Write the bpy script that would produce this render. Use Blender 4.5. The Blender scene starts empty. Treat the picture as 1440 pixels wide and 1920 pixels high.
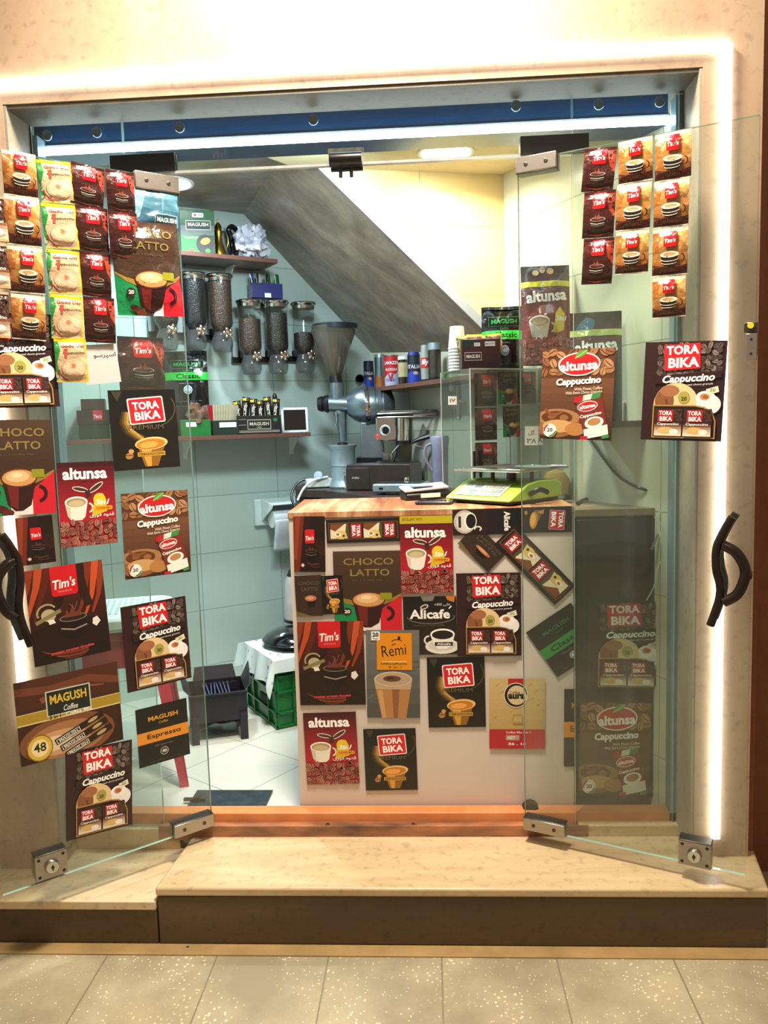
import bpy, bmesh, math, random
from mathutils import Vector, Matrix, noise
from math import pi, sin, cos, radians

# ------------------------------------------------------------------ camera, world, lights, exposure
S = bpy.context.scene
COL = S.collection
YAW, PITCH, ROLL, FPX = radians(3.25), radians(6.1), radians(-1.7), 1500.0
CAM = Vector((0.0, -2.31, 1.2))
FW = Vector((-sin(YAW)*cos(PITCH), cos(YAW)*cos(PITCH), -sin(PITCH)))
R0 = Vector((cos(YAW), sin(YAW), 0)); U0 = R0.cross(FW)
RT = cos(ROLL)*R0 + sin(ROLL)*U0
UP = -sin(ROLL)*R0 + cos(ROLL)*U0
cd = bpy.data.cameras.new('camera'); cam = bpy.data.objects.new('camera', cd); COL.objects.link(cam)
cd.sensor_fit = 'VERTICAL'; cd.sensor_height = 24.0; cd.lens = 24.0*FPX/1920.0; cd.clip_start = .01
cam.matrix_world = Matrix(((RT.x, UP.x, -FW.x, CAM.x), (RT.y, UP.y, -FW.y, CAM.y), (RT.z, UP.z, -FW.z, CAM.z), (0, 0, 0, 1)))
S.camera = cam
S.view_settings.view_transform = 'Standard'; S.view_settings.look = 'None'
S.view_settings.exposure = 0.0; S.view_settings.gamma = 1.0; S.view_settings.use_curve_mapping = False
S.cycles.use_denoising = True
S.cycles.max_bounces = 8; S.cycles.transparent_max_bounces = 24; S.cycles.caustics_reflective = False; S.cycles.caustics_refractive = False
S.cycles.sample_clamp_indirect = 4.0
wd = bpy.data.worlds.new('night'); S.world = wd; wd.use_nodes = True
wd.node_tree.nodes['Background'].inputs[0].default_value = (1.0, .80, .60, 1)
wd.node_tree.nodes['Background'].inputs[1].default_value = WORLD_E = 0.34

def aim(o, to):
    d = Vector(to) - o.location; o.rotation_euler = d.to_track_quat('-Z', 'Y').to_euler()
def area(name, loc, to, size, power, col, sy=None, spread=None):
    l = bpy.data.lights.new(name, 'AREA'); l.energy = power; l.color = col; l.size = size
    if sy: l.shape = 'RECTANGLE'; l.size_y = sy
    if spread: l.spread = radians(spread)
    o = bpy.data.objects.new(name, l); COL.objects.link(o); o.location = loc; aim(o, to); return o
area('shop_sign_floodlight', (-.12, -.58, 2.80), (-.12, -.28, 1.0), .34, 105, (1, .88, .70))      # lamp over the shop front
area('street_fill', (.4, -3.0, 4.2), (.1, 0, .2), .5, 30, (1, .80, .58))  # unseen warm fill added behind the camera to brighten step and counter
area('ceiling_downlight_near_stair', (.16, .50, 2.095), (.14, .62, 0), .11, 8, (1, .88, .62), spread=150)
area('ceiling_downlight_on_landing', (-.92, .78, 2.19), (-.92, .78, 0), .11, 16, (.86, .97, 1), spread=150)
area('interior_fill', (-.36, .34, 2.10), (-.62, 1.1, .8), .3, 26, (.80, .98, 1), spread=170)  # added cool fill to brighten the back wall; no panel hangs there

# ------------------------------------------------------------------ measuring helpers (pixel of the 1440x1920 frame -> real point on a plane)
def ray(px, py): return FW + (px-720)/FPX*RT + (960-py)/FPX*UP
def onY(px, py, Y=0.0):
    d = ray(px, py); return CAM + d*((Y-CAM.y)/d.y)
def onZ(px, py, Z=0.0):
    d = ray(px, py); return CAM + d*((Z-CAM.z)/d.z)
def onP(px, py, A, n):
    d = ray(px, py); A = Vector(A); n = Vector(n); return CAM + d*((A-CAM).dot(n)/d.dot(n))
def wdir(deg): a = radians(deg); return Vector((cos(a), sin(a), 0))
def wnorm(deg): a = radians(deg); return Vector((-sin(a), cos(a), 0))

# ------------------------------------------------------------------ materials
def lin(h):
    if isinstance(h, str):
        h = h.lstrip('#'); c = [int(h[i:i+2], 16)/255 for i in (0, 2, 4)]
    else: c = list(h[:3])
    return tuple(x/12.92 if x <= .04045 else ((x+.055)/1.055)**2.4 for x in c) + (1,)
_M = {}
def nn(nt, t, **k):
    n = nt.nodes.new(t)
    for a, b in k.items(): setattr(n, a, b)
    return n
def mat(name, col='#888888', rough=.5, metal=0, var=.08, scale=20, bump=0, bscale=60, coat=0, emit=0, ecol=None, stretch=None, col2=None, spec=.5, sss=0):
    if name in _M: return _M[name]
    m = bpy.data.materials.new(name); m.use_nodes = True; nt = m.node_tree; b = nt.nodes['Principled BSDF']; L = nt.links.new
    c = lin(col); b.inputs['Roughness'].default_value = rough; b.inputs['Metallic'].default_value = metal
    b.inputs['Coat Weight'].default_value = coat; b.inputs['Specular IOR Level'].default_value = spec
    tc = nn(nt, 'ShaderNodeTexCoord'); mp = nn(nt, 'ShaderNodeMapping'); L(tc.outputs['Object'], mp.inputs[0])
    if stretch: mp.inputs['Scale'].default_value = stretch
    nz = nn(nt, 'ShaderNodeTexNoise'); nz.inputs['Scale'].default_value = scale; nz.inputs['Detail'].default_value = 5; L(mp.outputs[0], nz.inputs['Vector'])
    cr = nn(nt, 'ShaderNodeValToRGB'); L(nz.outputs[0], cr.inputs[0])
    d = lin(col2) if col2 else tuple(x*(1-var*2) for x in c[:3])+(1,)
    e = c if col2 else tuple(min(1, x*(1+var)) for x in c[:3])+(1,)
    cr.color_ramp.elements[0].position = .3; cr.color_ramp.elements[0].color = d
    cr.color_ramp.elements[1].position = .7; cr.color_ramp.elements[1].color = e
    L(cr.outputs[0], b.inputs['Base Color'])
    if bump:
        n2 = nn(nt, 'ShaderNodeTexNoise'); n2.inputs['Scale'].default_value = bscale; L(mp.outputs[0], n2.inputs['Vector'])
        bp = nn(nt, 'ShaderNodeBump'); bp.inputs['Strength'].default_value = bump; bp.inputs['Distance'].default_value = .004
        L(n2.outputs[0], bp.inputs['Height']); L(bp.outputs[0], b.inputs['Normal'])
    if emit:
        b.inputs['Emission Color'].default_value = lin(ecol or col); b.inputs['Emission Strength'].default_value = emit
    _M[name] = m; return m

def mprint(name, rough, coat=0, bump=0, bscale=40, metal=0):
    if name in _M: return _M[name]
    m = bpy.data.materials.new(name); m.use_nodes = True; nt = m.node_tree; b = nt.nodes['Principled BSDF']; L = nt.links.new
    at = nn(nt, 'ShaderNodeAttribute', attribute_name='col'); tc = nn(nt, 'ShaderNodeTexCoord')
    nz = nn(nt, 'ShaderNodeTexNoise'); nz.inputs['Scale'].default_value = 55; L(tc.outputs['Object'], nz.inputs['Vector'])
    mr = nn(nt, 'ShaderNodeMapRange'); mr.inputs[3].default_value = .82; mr.inputs[4].default_value = 1.12; L(nz.outputs[0], mr.inputs[0])
    mx = nn(nt, 'ShaderNodeVectorMath', operation='SCALE'); L(at.outputs['Color'], mx.inputs[0]); L(mr.outputs[0], mx.inputs['Scale'])
    L(mx.outputs[0], b.inputs['Base Color'])
    b.inputs['Roughness'].default_value = rough; b.inputs['Coat Weight'].default_value = coat; b.inputs['Coat Roughness'].default_value = .12
    b.inputs['Metallic'].default_value = metal
    if bump:
        n2 = nn(nt, 'ShaderNodeTexNoise'); n2.inputs['Scale'].default_value = bscale; n2.inputs['Detail'].default_value = 3; L(tc.outputs['Object'], n2.inputs['Vector'])
        bp = nn(nt, 'ShaderNodeBump'); bp.inputs['Strength'].default_value = bump; bp.inputs['Distance'].default_value = .006
        L(n2.outputs[0], bp.inputs['Height']); L(bp.outputs[0], b.inputs['Normal'])
    _M[name] = m; return m

def mglass(name, tint='#eef6f2', haze=.03, refl=1.0, hazecol='#b8c0b4'):
    if name in _M: return _M[name]
    m = bpy.data.materials.new(name); m.use_nodes = True; nt = m.node_tree; L = nt.links.new; nt.nodes.remove(nt.nodes['Principled BSDF'])
    out = nt.nodes['Material Output']
    tr = nn(nt, 'ShaderNodeBsdfTransparent'); tr.inputs[0].default_value = lin(tint)
    gl = nn(nt, 'ShaderNodeBsdfGlossy'); gl.inputs['Roughness'].default_value = .02; gl.inputs['Color'].default_value = (1, 1, 1, 1)
    df = nn(nt, 'ShaderNodeBsdfDiffuse'); df.inputs[0].default_value = lin(hazecol)
    lw = nn(nt, 'ShaderNodeLayerWeight'); pw = nn(nt, 'ShaderNodeMath', operation='POWER'); pw.inputs[1].default_value = 4.5
    L(lw.outputs['Facing'], pw.inputs[0])
    ml = nn(nt, 'ShaderNodeMath', operation='MULTIPLY_ADD'); ml.inputs[1].default_value = .85*refl; ml.inputs[2].default_value = .03*refl
    L(pw.outputs[0], ml.inputs[0])
    tc = nn(nt, 'ShaderNodeTexCoord'); nz = nn(nt, 'ShaderNodeTexNoise'); nz.inputs['Scale'].default_value = 5; nz.inputs['Detail'].default_value = 6
    L(tc.outputs['Object'], nz.inputs['Vector'])
    hm = nn(nt, 'ShaderNodeMath', operation='MULTIPLY'); hm.inputs[1].default_value = haze*2; L(nz.outputs[0], hm.inputs[0])
    m1 = nn(nt, 'ShaderNodeMixShader'); L(hm.outputs[0], m1.inputs[0]); L(tr.outputs[0], m1.inputs[1]); L(df.outputs[0], m1.inputs[2])
    m2 = nn(nt, 'ShaderNodeMixShader'); L(ml.outputs[0], m2.inputs[0]); L(m1.outputs[0], m2.inputs[1]); L(gl.outputs[0], m2.inputs[2])
    L(m2.outputs[0], out.inputs[0]); _M[name] = m; return m

def mtile(name, col, joint, w, h, ox, oz, axis, gap=.0016, rough=.3, var=.06, rot=0, speck=0, col2=None, bumpj=.3):
    """tile or slab surface: object coordinates turned so that u runs along the wall (or x) and v up (or y); joints at multiples of w and h"""
    m = bpy.data.materials.new(name); m.use_nodes = True; nt = m.node_tree; b = nt.nodes['Principled BSDF']; L = nt.links.new
    tc = nn(nt, 'ShaderNodeTexCoord'); mp = nn(nt, 'ShaderNodeMapping'); L(tc.outputs['Object'], mp.inputs[0])
    mp.inputs['Rotation'].default_value = (0, 0, rot)
    sp = nn(nt, 'ShaderNodeSeparateXYZ'); L(mp.outputs[0], sp.inputs[0])
    def M(op, a, b_=None, c=None):
        n = nn(nt, 'ShaderNodeMath', operation=op)
        for i, v in enumerate((a, b_, c)):
            if v is None: continue
            if hasattr(v, 'links'): L(v, n.inputs[i])
            else: n.inputs[i].default_value = v
        return n.outputs[0]
    U, V = sp.outputs[0], sp.outputs[2 if axis == 'wall' else 1]
    def line(c, size, off):
        a = M('DIVIDE', M('SUBTRACT', c, off), size); f = M('FRACT', M('ADD', a, 100.5)); d = M('ABSOLUTE', M('SUBTRACT', f, .5))
        return M('LESS_THAN', M('MULTIPLY', d, size), gap), M('FLOOR', M('ADD', a, 100.0))
    lu, iu = line(U, w, ox); lv, iv = line(V, h, oz)
    J = M('MAXIMUM', lu, lv)
    wn = nn(nt, 'ShaderNodeTexWhiteNoise'); cb = nn(nt, 'ShaderNodeCombineXYZ'); L(iu, cb.inputs[0]); L(iv, cb.inputs[1]); L(cb.outputs[0], wn.inputs['Vector'])
    nz = nn(nt, 'ShaderNodeTexNoise'); nz.inputs['Scale'].default_value = 3.5; nz.inputs['Detail'].default_value = 6; nz.inputs['Roughness'].default_value = .6; L(tc.outputs['Object'], nz.inputs['Vector'])
    mr = nn(nt, 'ShaderNodeMapRange'); mr.inputs[1].default_value = .35; mr.inputs[2].default_value = .68; L(nz.outputs[0], mr.inputs[0])
    mx = nn(nt, 'ShaderNodeMix', data_type='RGBA'); c = lin(col)
    mx.inputs['A'].default_value = lin(col2) if col2 else tuple(x*(1-var*2) for x in c[:3])+(1,); mx.inputs['B'].default_value = c; L(mr.outputs[0], mx.inputs['Factor'])
    sc = nn(nt, 'ShaderNodeVectorMath', operation='SCALE'); L(mx.outputs['Result'], sc.inputs[0]); L(M('MULTIPLY_ADD', wn.outputs['Value'], .07, .95), sc.inputs['Scale'])
    last = sc.outputs[0]
    if speck:
        vo = nn(nt, 'ShaderNodeTexVoronoi'); vo.inputs['Scale'].default_value = speck; L(tc.outputs['Object'], vo.inputs['Vector'])
        n3 = nn(nt, 'ShaderNodeTexNoise'); n3.inputs['Scale'].default_value = 7; L(tc.outputs['Object'], n3.inputs['Vector'])
        s = M('LESS_THAN', vo.outputs['Distance'], M('MULTIPLY', M('SUBTRACT', n3.outputs[0], .22), .62))
        m3 = nn(nt, 'ShaderNodeMix', data_type='RGBA'); L(M('MULTIPLY', s, .5), m3.inputs['Factor']); L(last, m3.inputs['A']); m3.inputs['B'].default_value = lin('#f4e8c4'); last = m3.outputs['Result']
    m2 = nn(nt, 'ShaderNodeMix', data_type='RGBA'); L(J, m2.inputs['Factor']); L(last, m2.inputs['A']); m2.inputs['B'].default_value = lin(joint)
    L(m2.outputs['Result'], b.inputs['Base Color']); b.inputs['Roughness'].default_value = rough
    bp = nn(nt, 'ShaderNodeBump', invert=True); bp.inputs['Strength'].default_value = bumpj; bp.inputs['Distance'].default_value = .002; L(J, bp.inputs['Height']); L(bp.outputs[0], b.inputs['Normal'])
    return m

def mstone(name, c1, c2, c3, stretch, scale=2.2, rough=.5, bump=.15):
    if name in _M: return _M[name]
    m = bpy.data.materials.new(name); m.use_nodes = True; nt = m.node_tree; b = nt.nodes['Principled BSDF']; L = nt.links.new
    tc = nn(nt, 'ShaderNodeTexCoord'); mp = nn(nt, 'ShaderNodeMapping'); mp.inputs['Scale'].default_value = stretch; L(tc.outputs['Object'], mp.inputs[0])
    nz = nn(nt, 'ShaderNodeTexNoise'); nz.inputs['Scale'].default_value = scale; nz.inputs['Detail'].default_value = 9; nz.inputs['Roughness'].default_value = .62; nz.inputs['Distortion'].default_value = .6
    L(mp.outputs[0], nz.inputs['Vector'])
    cr = nn(nt, 'ShaderNodeValToRGB'); e = cr.color_ramp.elements; e[0].position = .3; e[0].color = lin(c1); e[1].position = .7; e[1].color = lin(c3)
    k = e.new(.5); k.color = lin(c2); L(nz.outputs[0], cr.inputs[0])
    n2 = nn(nt, 'ShaderNodeTexNoise'); n2.inputs['Scale'].default_value = 38; n2.inputs['Detail'].default_value = 4; L(tc.outputs['Object'], n2.inputs['Vector'])
    mr = nn(nt, 'ShaderNodeMapRange'); mr.inputs[1].default_value = .3; mr.inputs[2].default_value = .45; mr.inputs[3].default_value = .78; L(n2.outputs[0], mr.inputs[0])
    sc = nn(nt, 'ShaderNodeVectorMath', operation='SCALE'); L(cr.outputs[0], sc.inputs[0]); L(mr.outputs[0], sc.inputs['Scale']); L(sc.outputs[0], b.inputs['Base Color'])
    bp = nn(nt, 'ShaderNodeBump'); bp.inputs['Strength'].default_value = bump; bp.inputs['Distance'].default_value = .003; L(n2.outputs[0], bp.inputs['Height']); L(bp.outputs[0], b.inputs['Normal'])
    b.inputs['Roughness'].default_value = rough; _M[name] = m; return m

# ------------------------------------------------------------------ mesh helpers
class G:
    def __init__(s): s.bm = bmesh.new(); s.ms = []
    def mi(s, m):
        if m not in s.ms: s.ms.append(m)
        return s.ms.index(m)
    def _set(s, fs, m):
        i = s.mi(m)
        for f in fs: f.material_index = i; f.smooth = True
        return s
    def faces(s, vs, fs, m):
        v = [s.bm.verts.new(p) for p in vs]; out = []
        for f in fs:
            try: out.append(s.bm.faces.new([v[i] for i in f]))
            except ValueError: pass
        s._set(out, m); return v
    def box(s, c, d, m, rz=0, taper=1, rot=None):
        x, y, z = d[0]/2, d[1]/2, d[2]/2; q = rot or Matrix.Rotation(rz, 3, 'Z')
        P = [(-x, -y, -z), (x, -y, -z), (x, y, -z), (-x, y, -z), (-x*taper, -y*taper, z), (x*taper, -y*taper, z), (x*taper, y*taper, z), (-x*taper, y*taper, z)]
        s.faces([Vector(c)+q@Vector(p) for p in P], [(3, 2, 1, 0), (4, 5, 6, 7), (0, 1, 5, 4), (1, 2, 6, 5), (2, 3, 7, 6), (3, 0, 4, 7)], m); return s
    def prism(s, pts, z0, z1, m):
        n = len(pts); v = [(p[0], p[1], z0) for p in pts]+[(p[0], p[1], z1) for p in pts]
        s.faces(v, [tuple(range(n))[::-1], tuple(range(n, 2*n))]+[(i, (i+1) % n, n+(i+1) % n, n+i) for i in range(n)], m); return s
    def slab(s, pts, off, m):
        """polygon of 3D points thickened by vector off"""
        n = len(pts); P = [Vector(p) for p in pts]; o = Vector(off)
        s.faces(P+[p+o for p in P], [tuple(range(n))[::-1], tuple(range(n, 2*n))]+[(i, (i+1) % n, n+(i+1) % n, n+i) for i in range(n)], m)
        bmesh.ops.recalc_face_normals(s.bm, faces=s.bm.faces); return s
    def lathe(s, prof, m, at=(0, 0, 0), ax=(0, 0, 1), seg=28, flat=1):
        q = Vector((0, 0, 1)).rotation_difference(Vector(ax).normalized()).to_matrix(); vs = []; fs = []
        for r, z in prof:
            for k in range(seg):
                a = 2*pi*k/seg; vs.append(Vector(at)+q@Vector((r*cos(a)*flat, r*sin(a), z)))
        n = len(prof)
        for i in range(n-1):
            for k in range(seg):
                k2 = (k+1) % seg; fs.append((i*seg+k, i*seg+k2, (i+1)*seg+k2, (i+1)*seg+k))
        if prof[0][0] > 1e-6: fs.append(tuple(range(seg))[::-1])
        if prof[-1][0] > 1e-6: fs.append(tuple(range((n-1)*seg, n*seg)))
        s.faces(vs, fs, m); return s
    def cyl(s, p0, p1, r, m, r1=None, seg=20):
        p0 = Vector(p0); p1 = Vector(p1); return s.lathe([(r, 0), (r if r1 is None else r1, (p1-p0).length)], m, p0, p1-p0, seg)
    def tube(s, pts, r, m, seg=8, smooth=6, rs=None):
        P = [Vector(p) for p in pts]
        if smooth and len(P) > 2:
            Q = []
            for i in range(len(P)-1):
                a, b, c, d = P[max(i-1, 0)], P[i], P[i+1], P[min(i+2, len(P)-1)]
                for k in range(smooth):
                    t = k/smooth; Q.append(.5*((2*b)+(-a+c)*t+(2*a-5*b+4*c-d)*t*t+(-a+3*b-3*c+d)*t**3))
            P = Q+[P[-1]]
        n = len(P); vs = []; fs = []; u = None
        for i in range(n):
            t = (P[min(i+1, n-1)]-P[max(i-1, 0)]).normalized()
            if u is None: u = t.orthogonal().normalized()
            u = (u-t*u.dot(t)).normalized(); w = t.cross(u); rr = r if rs is None else rs[0]+(rs[1]-rs[0])*i/(n-1)
            for k in range(seg): a = 2*pi*k/seg; vs.append(P[i]+(u*cos(a)+w*sin(a))*rr)
        for i in range(n-1):
            for k in range(seg): k2 = (k+1) % seg; fs.append((i*seg+k, i*seg+k2, (i+1)*seg+k2, (i+1)*seg+k))
        fs += [tuple(range(seg))[::-1], tuple(range((n-1)*seg, n*seg))]
        s.faces(vs, fs, m); return s
    def ball(s, c, r, m, sc=(1, 1, 1), seg=20):
        n = seg//2; prof = [(r*sin(pi*i/n)+1e-7, -r*cos(pi*i/n)) for i in range(n+1)]
        k = len(s.bm.verts); s.lathe(prof, m, (0, 0, 0), seg=seg); s.bm.verts.ensure_lookup_table()
        for v in s.bm.verts[k:]: v.co = Vector((v.co.x*sc[0], v.co.y*sc[1], v.co.z*sc[2]))+Vector(c)
        return s
    def sheet(s, f, nu, nv, m, closed=False):
        vs = [f(i/nu, j/nv) for j in range(nv+1) for i in range(nu+1)]
        s.faces(vs, [(j*(nu+1)+i, j*(nu+1)+i+1, (j+1)*(nu+1)+i+1, (j+1)*(nu+1)+i) for j in range(nv) for i in range(nu)], m); return s
    def build(s, name, parent=None, bev=0, loc=None, rz=0, sharp=35, solid=0):
        me = bpy.data.meshes.new(name); bmesh.ops.recalc_face_normals(s.bm, faces=s.bm.faces) if not solid else None
        s.bm.to_mesh(me); s.bm.free()
        for m in s.ms: me.materials.append(m)
        me.set_sharp_from_angle(angle=radians(sharp))
        o = bpy.data.objects.new(name, me); COL.objects.link(o)
        if parent: o.parent = parent
        if loc is not None: o.location = loc
        o.rotation_euler.z = rz
        if solid: k = o.modifiers.new('s', 'SOLIDIFY'); k.thickness = solid
        if bev: k = o.modifiers.new('b', 'BEVEL'); k.width = bev; k.segments = 2; k.limit_method = 'ANGLE'; k.angle_limit = radians(40)
        return o
def struct(o): o['kind'] = 'structure'; return o
def tag(o, label, cat, group=None):
    o['label'] = label; o['category'] = cat
    if group: o['group'] = group
    return o
def thing(name, label, cat, loc=(0, 0, 0), rz=0, group=None):
    o = bpy.data.objects.new(name, None); COL.objects.link(o); o.location = loc; o.rotation_euler = (0, 0, rz); o.empty_display_size = .05
    return tag(o, label, cat, group)
def copy_tree(o, parent=None):
    c = o.copy(); COL.objects.link(c); c.parent = parent
    for ch in list(o.children): copy_tree(ch, c)
    return c
# ------------------------------------------------------------------ printed artwork: flat shapes laid on a sheet, all in one mesh
_T = {}
def text_mesh(s, bold, shear):
    k = (s, bold, shear)
    if k not in _T:
        cu = bpy.data.curves.new('t', 'FONT'); cu.body = s; cu.size = 1; cu.offset = bold; cu.shear = shear; cu.resolution_u = 2; cu.fill_mode = 'FRONT'
        o = bpy.data.objects.new('t', cu); COL.objects.link(o)
        bpy.context.view_layer.update()
        me = bpy.data.meshes.new_from_object(o.evaluated_get(bpy.context.evaluated_depsgraph_get()))
        V = [v.co.to_2d() for v in me.vertices]; F = [tuple(p.vertices) for p in me.polygons]
        bpy.data.objects.remove(o); bpy.data.curves.remove(cu); bpy.data.meshes.remove(me)
        xs = [v.x for v in V] or [0]; ys = [v.y for v in V] or [0]
        _T[k] = (V, F, min(xs), max(xs), min(ys), max(ys))
    return _T[k]
class Art:
    def __init__(s, w, h, base): s.w = w; s.h = h; s.base = base; s.ops = []
    def poly(s, pts, c): s.ops.append(([tuple(p) for p in pts], [tuple(range(len(pts)))], lin(c))); return s
    def rect(s, x0, y0, x1, y1, c): return s.poly([(x0, y0), (x1, y0), (x1, y1), (x0, y1)], c)
    def rrect(s, x0, y0, x1, y1, r, c, rot=0, n=4):
        P = []
        for cx, cy, a0 in ((x1-r, y1-r, 0), (x0+r, y1-r, 90), (x0+r, y0+r, 180), (x1-r, y0+r, 270)):
            for k in range(n+1): a = radians(a0+90*k/n); P.append((cx+r*cos(a), cy+r*sin(a)))
        return s.poly(s.turn(P, (x0+x1)/2, (y0+y1)/2, rot), c)
    def turn(s, P, cx, cy, rot):
        q = radians(rot); return [(cx+(x-cx)*cos(q)-(y-cy)*sin(q), cy+(x-cx)*sin(q)+(y-cy)*cos(q)) for x, y in P]
    def ell(s, cx, cy, rx, ry, c, rot=0, n=22, a0=0, a1=360):
        P = [(cx+rx*cos(radians(a0+(a1-a0)*k/n)), cy+ry*sin(radians(a0+(a1-a0)*k/n))) for k in range(n if a1-a0 == 360 else n+1)]
        return s.poly(s.turn(P, cx, cy, rot), c)
    def line(s, pts, w, c, w1=None):
        n = len(pts); vs = []; fs = []
        for i, p in enumerate(pts):
            a = pts[max(i-1, 0)]; b = pts[min(i+1, n-1)]; dx, dy = b[0]-a[0], b[1]-a[1]; l = math.hypot(dx, dy) or 1
            ww = w if w1 is None else w+(w1-w)*i/(n-1)
            vs += [(p[0]-dy/l*ww/2, p[1]+dx/l*ww/2), (p[0]+dy/l*ww/2, p[1]-dx/l*ww/2)]
        for i in range(n-1): fs.append((2*i, 2*i+1, 2*i+3, 2*i+2))
        s.ops.append((vs, fs, lin(c))); return s
    def arc(s, cx, cy, rx, ry, a0, a1, w, c, n=18, rot=0, w1=None):
        return s.line(s.turn([(cx+rx*cos(radians(a0+(a1-a0)*k/n)), cy+ry*sin(radians(a0+(a1-a0)*k/n))) for k in range(n+1)], cx, cy, rot), w, c, w1)
    def text(s, t, cx, cy, w, h, c, bold=.02, shear=0, rot=0):
        V, F, x0, x1, y0, y1 = text_mesh(t, bold, shear)
        if not F: return s
        sx = w/(x1-x0); sy = (h/(y1-y0)) if h else sx
        P = [(cx+(v.x-(x0+x1)/2)*sx, cy+(v.y-(y0+y1)/2)*sy) for v in V]
        s.ops.append((s.turn(P, cx, cy, rot), F, lin(c))); return s
    def grad(s, x0, y0, x1, y1, c0, c1, n=10, vert=True):
        a, b = lin(c0), lin(c1)
        vs = []; 
        for i in range(n):
            t0, t1, t = i/n, (i+1)/n, i/(n-1); c = tuple(a[k]+(b[k]-a[k])*t for k in range(3))+(1,)
            if vert: q = [(x0, y0+(y1-y0)*t0), (x1, y0+(y1-y0)*t0), (x1, y0+(y1-y0)*t1), (x0, y0+(y1-y0)*t1)]
            else: q = [(x0+(x1-x0)*t0, y0), (x0+(x1-x0)*t1, y0), (x0+(x1-x0)*t1, y1), (x0+(x1-x0)*t0, y1)]
            s.ops.append((q, [(0, 1, 2, 3)], c, i > 0))
        return s
    def beans(s, x0, y0, x1, y1, r, pal, dark, seed=1, dens=1.0):
        rnd = random.Random(seed); n = int((x1-x0)*(y1-y0)/(r*r*2.1)*dens); nx = max(1, round((x1-x0)/(1.55*r))); ny = max(1, round((y1-y0)/(1.5*r)))
        first = True
        for j in range(ny):
            for i in range(nx):
                cx = x0+(x1-x0)*(i+.5+rnd.uniform(-.25, .25))/nx; cy = y0+(y1-y0)*(j+.5+rnd.uniform(-.25, .25))/ny; a = rnd.uniform(0, 180)
                c = rnd.choice(pal); k = len(s.ops)
                s.ell(cx, cy, r*rnd.uniform(.85, 1.05), r*rnd.uniform(.6, .75), c, a, 9)
                s.ops[-1] = s.ops[-1]+(not first and (i+j) % 3 != 0,); first = False
                s.arc(cx, cy, r*.8, r*.12, 0, 180, r*.16, dark, 4, a); s.ops[-1] = s.ops[-1]+((i+j) % 3 != 0,)
        return s
    def make(s, name, mats, h=None, nu=0, nv=0, thick=.0006, layer=.00006, W=None, H=None, cut=None, back=None):
        """W,H real size in metres; h(u,v) gives the bulge of the front"""
        W = W or s.w*.01; H = H or s.h*.01; bm = bmesh.new(); cl = bm.loops.layers.float_color.new('col'); sx, sy = W/s.w, H/s.h
        ly = bm.verts.layers.float.new('lay')
        def add(vs, fs, c, z):
            v = []
            for x, y in vs: q = bm.verts.new((x*sx-W/2, y*sy-H/2, 0)); q[ly] = z; v.append(q)
            for f in fs:
                try: fc = bm.faces.new([v[i] for i in f])
                except ValueError: continue
                if fc.normal.z < 0 or fc.calc_area() == 0: pass
                for l in fc.loops: l[cl] = c
        add([(0, 0), (s.w, 0), (s.w, s.h), (0, s.h)], [(0, 1, 2, 3)], lin(s.base), 0)
        z = 0
        for op in s.ops:
            if not (len(op) > 3 and op[3]): z += layer
            add(op[0], op[1], op[2], z)
        def cutp(co, no):
            g = bm.verts[:]+bm.edges[:]+bm.faces[:]; bmesh.ops.bisect_plane(bm, geom=g, plane_co=co, plane_no=no, clear_outer=True)
        for co, no in (((-W/2, 0, 0), (-1, 0, 0)), ((W/2, 0, 0), (1, 0, 0)), ((0, -H/2, 0), (0, -1, 0)), ((0, H/2, 0), (0, 1, 0))): cutp(co, no)
        if cut: 
            for c in cut: cutp(*c)
        for i in range(1, nu): bmesh.ops.bisect_plane(bm, geom=bm.verts[:]+bm.edges[:]+bm.faces[:], plane_co=(-W/2+W*i/nu, 0, 0), plane_no=(1, 0, 0))
        for i in range(1, nv): bmesh.ops.bisect_plane(bm, geom=bm.verts[:]+bm.edges[:]+bm.faces[:], plane_co=(0, -H/2+H*i/nv, 0), plane_no=(0, 1, 0))
        for f in bm.faces:
            f.normal_update()
            if f.normal.z < 0: f.normal_flip()
        bc = lin(back or s.base)
        if h:
            h0 = h; Tb = {(i, j): h0(i/nu, j/nv) for i in range(nu+1) for j in range(nv+1)}
            def h(u, v):
                a = min(max(u, 0), 1)*nu; b = min(max(v, 0), 1)*nv; i = min(int(a), nu-1); j = min(int(b), nv-1); a -= i; b -= j
                return (Tb[i, j]*(1-a)+Tb[i+1, j]*a)*(1-b)+(Tb[i, j+1]*(1-a)+Tb[i+1, j+1]*a)*b
            for v in bm.verts: v.co.z = h(v.co.x/W+.5, v.co.y/H+.5)+v[ly]
            k = len(bm.verts); N = max(nu, 6); Mv = max(nv, 6); vs = []
            for j in range(Mv+1):
                for i in range(N+1): vs.append(bm.verts.new((-W/2+W*i/N, -H/2+H*j/Mv, -.55*h(i/N, j/Mv)-.0004)))
            for j in range(Mv):
                for i in range(N):
                    f = bm.faces.new([vs[j*(N+1)+i], vs[(j+1)*(N+1)+i], vs[(j+1)*(N+1)+i+1], vs[j*(N+1)+i+1]])
                    for l in f.loops: l[cl] = bc
        else:
            for v in bm.verts: v.co.z = v[ly]
            if not cut:
                P = [(-W/2, -H/2), (W/2, -H/2), (W/2, H/2), (-W/2, H/2)]; a = [bm.verts.new((x, y, 0)) for x, y in P]; b = [bm.verts.new((x, y, -thick)) for x, y in P]
                fs = [bm.faces.new(b[::-1])]+[bm.faces.new([a[i], b[i], b[(i+1) % 4], a[(i+1) % 4]]) for i in range(4)]
                for f in fs:
                    for l in f.loops: l[cl] = bc
        me = bpy.data.meshes.new(name); bm.to_mesh(me); bm.free()
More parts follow.
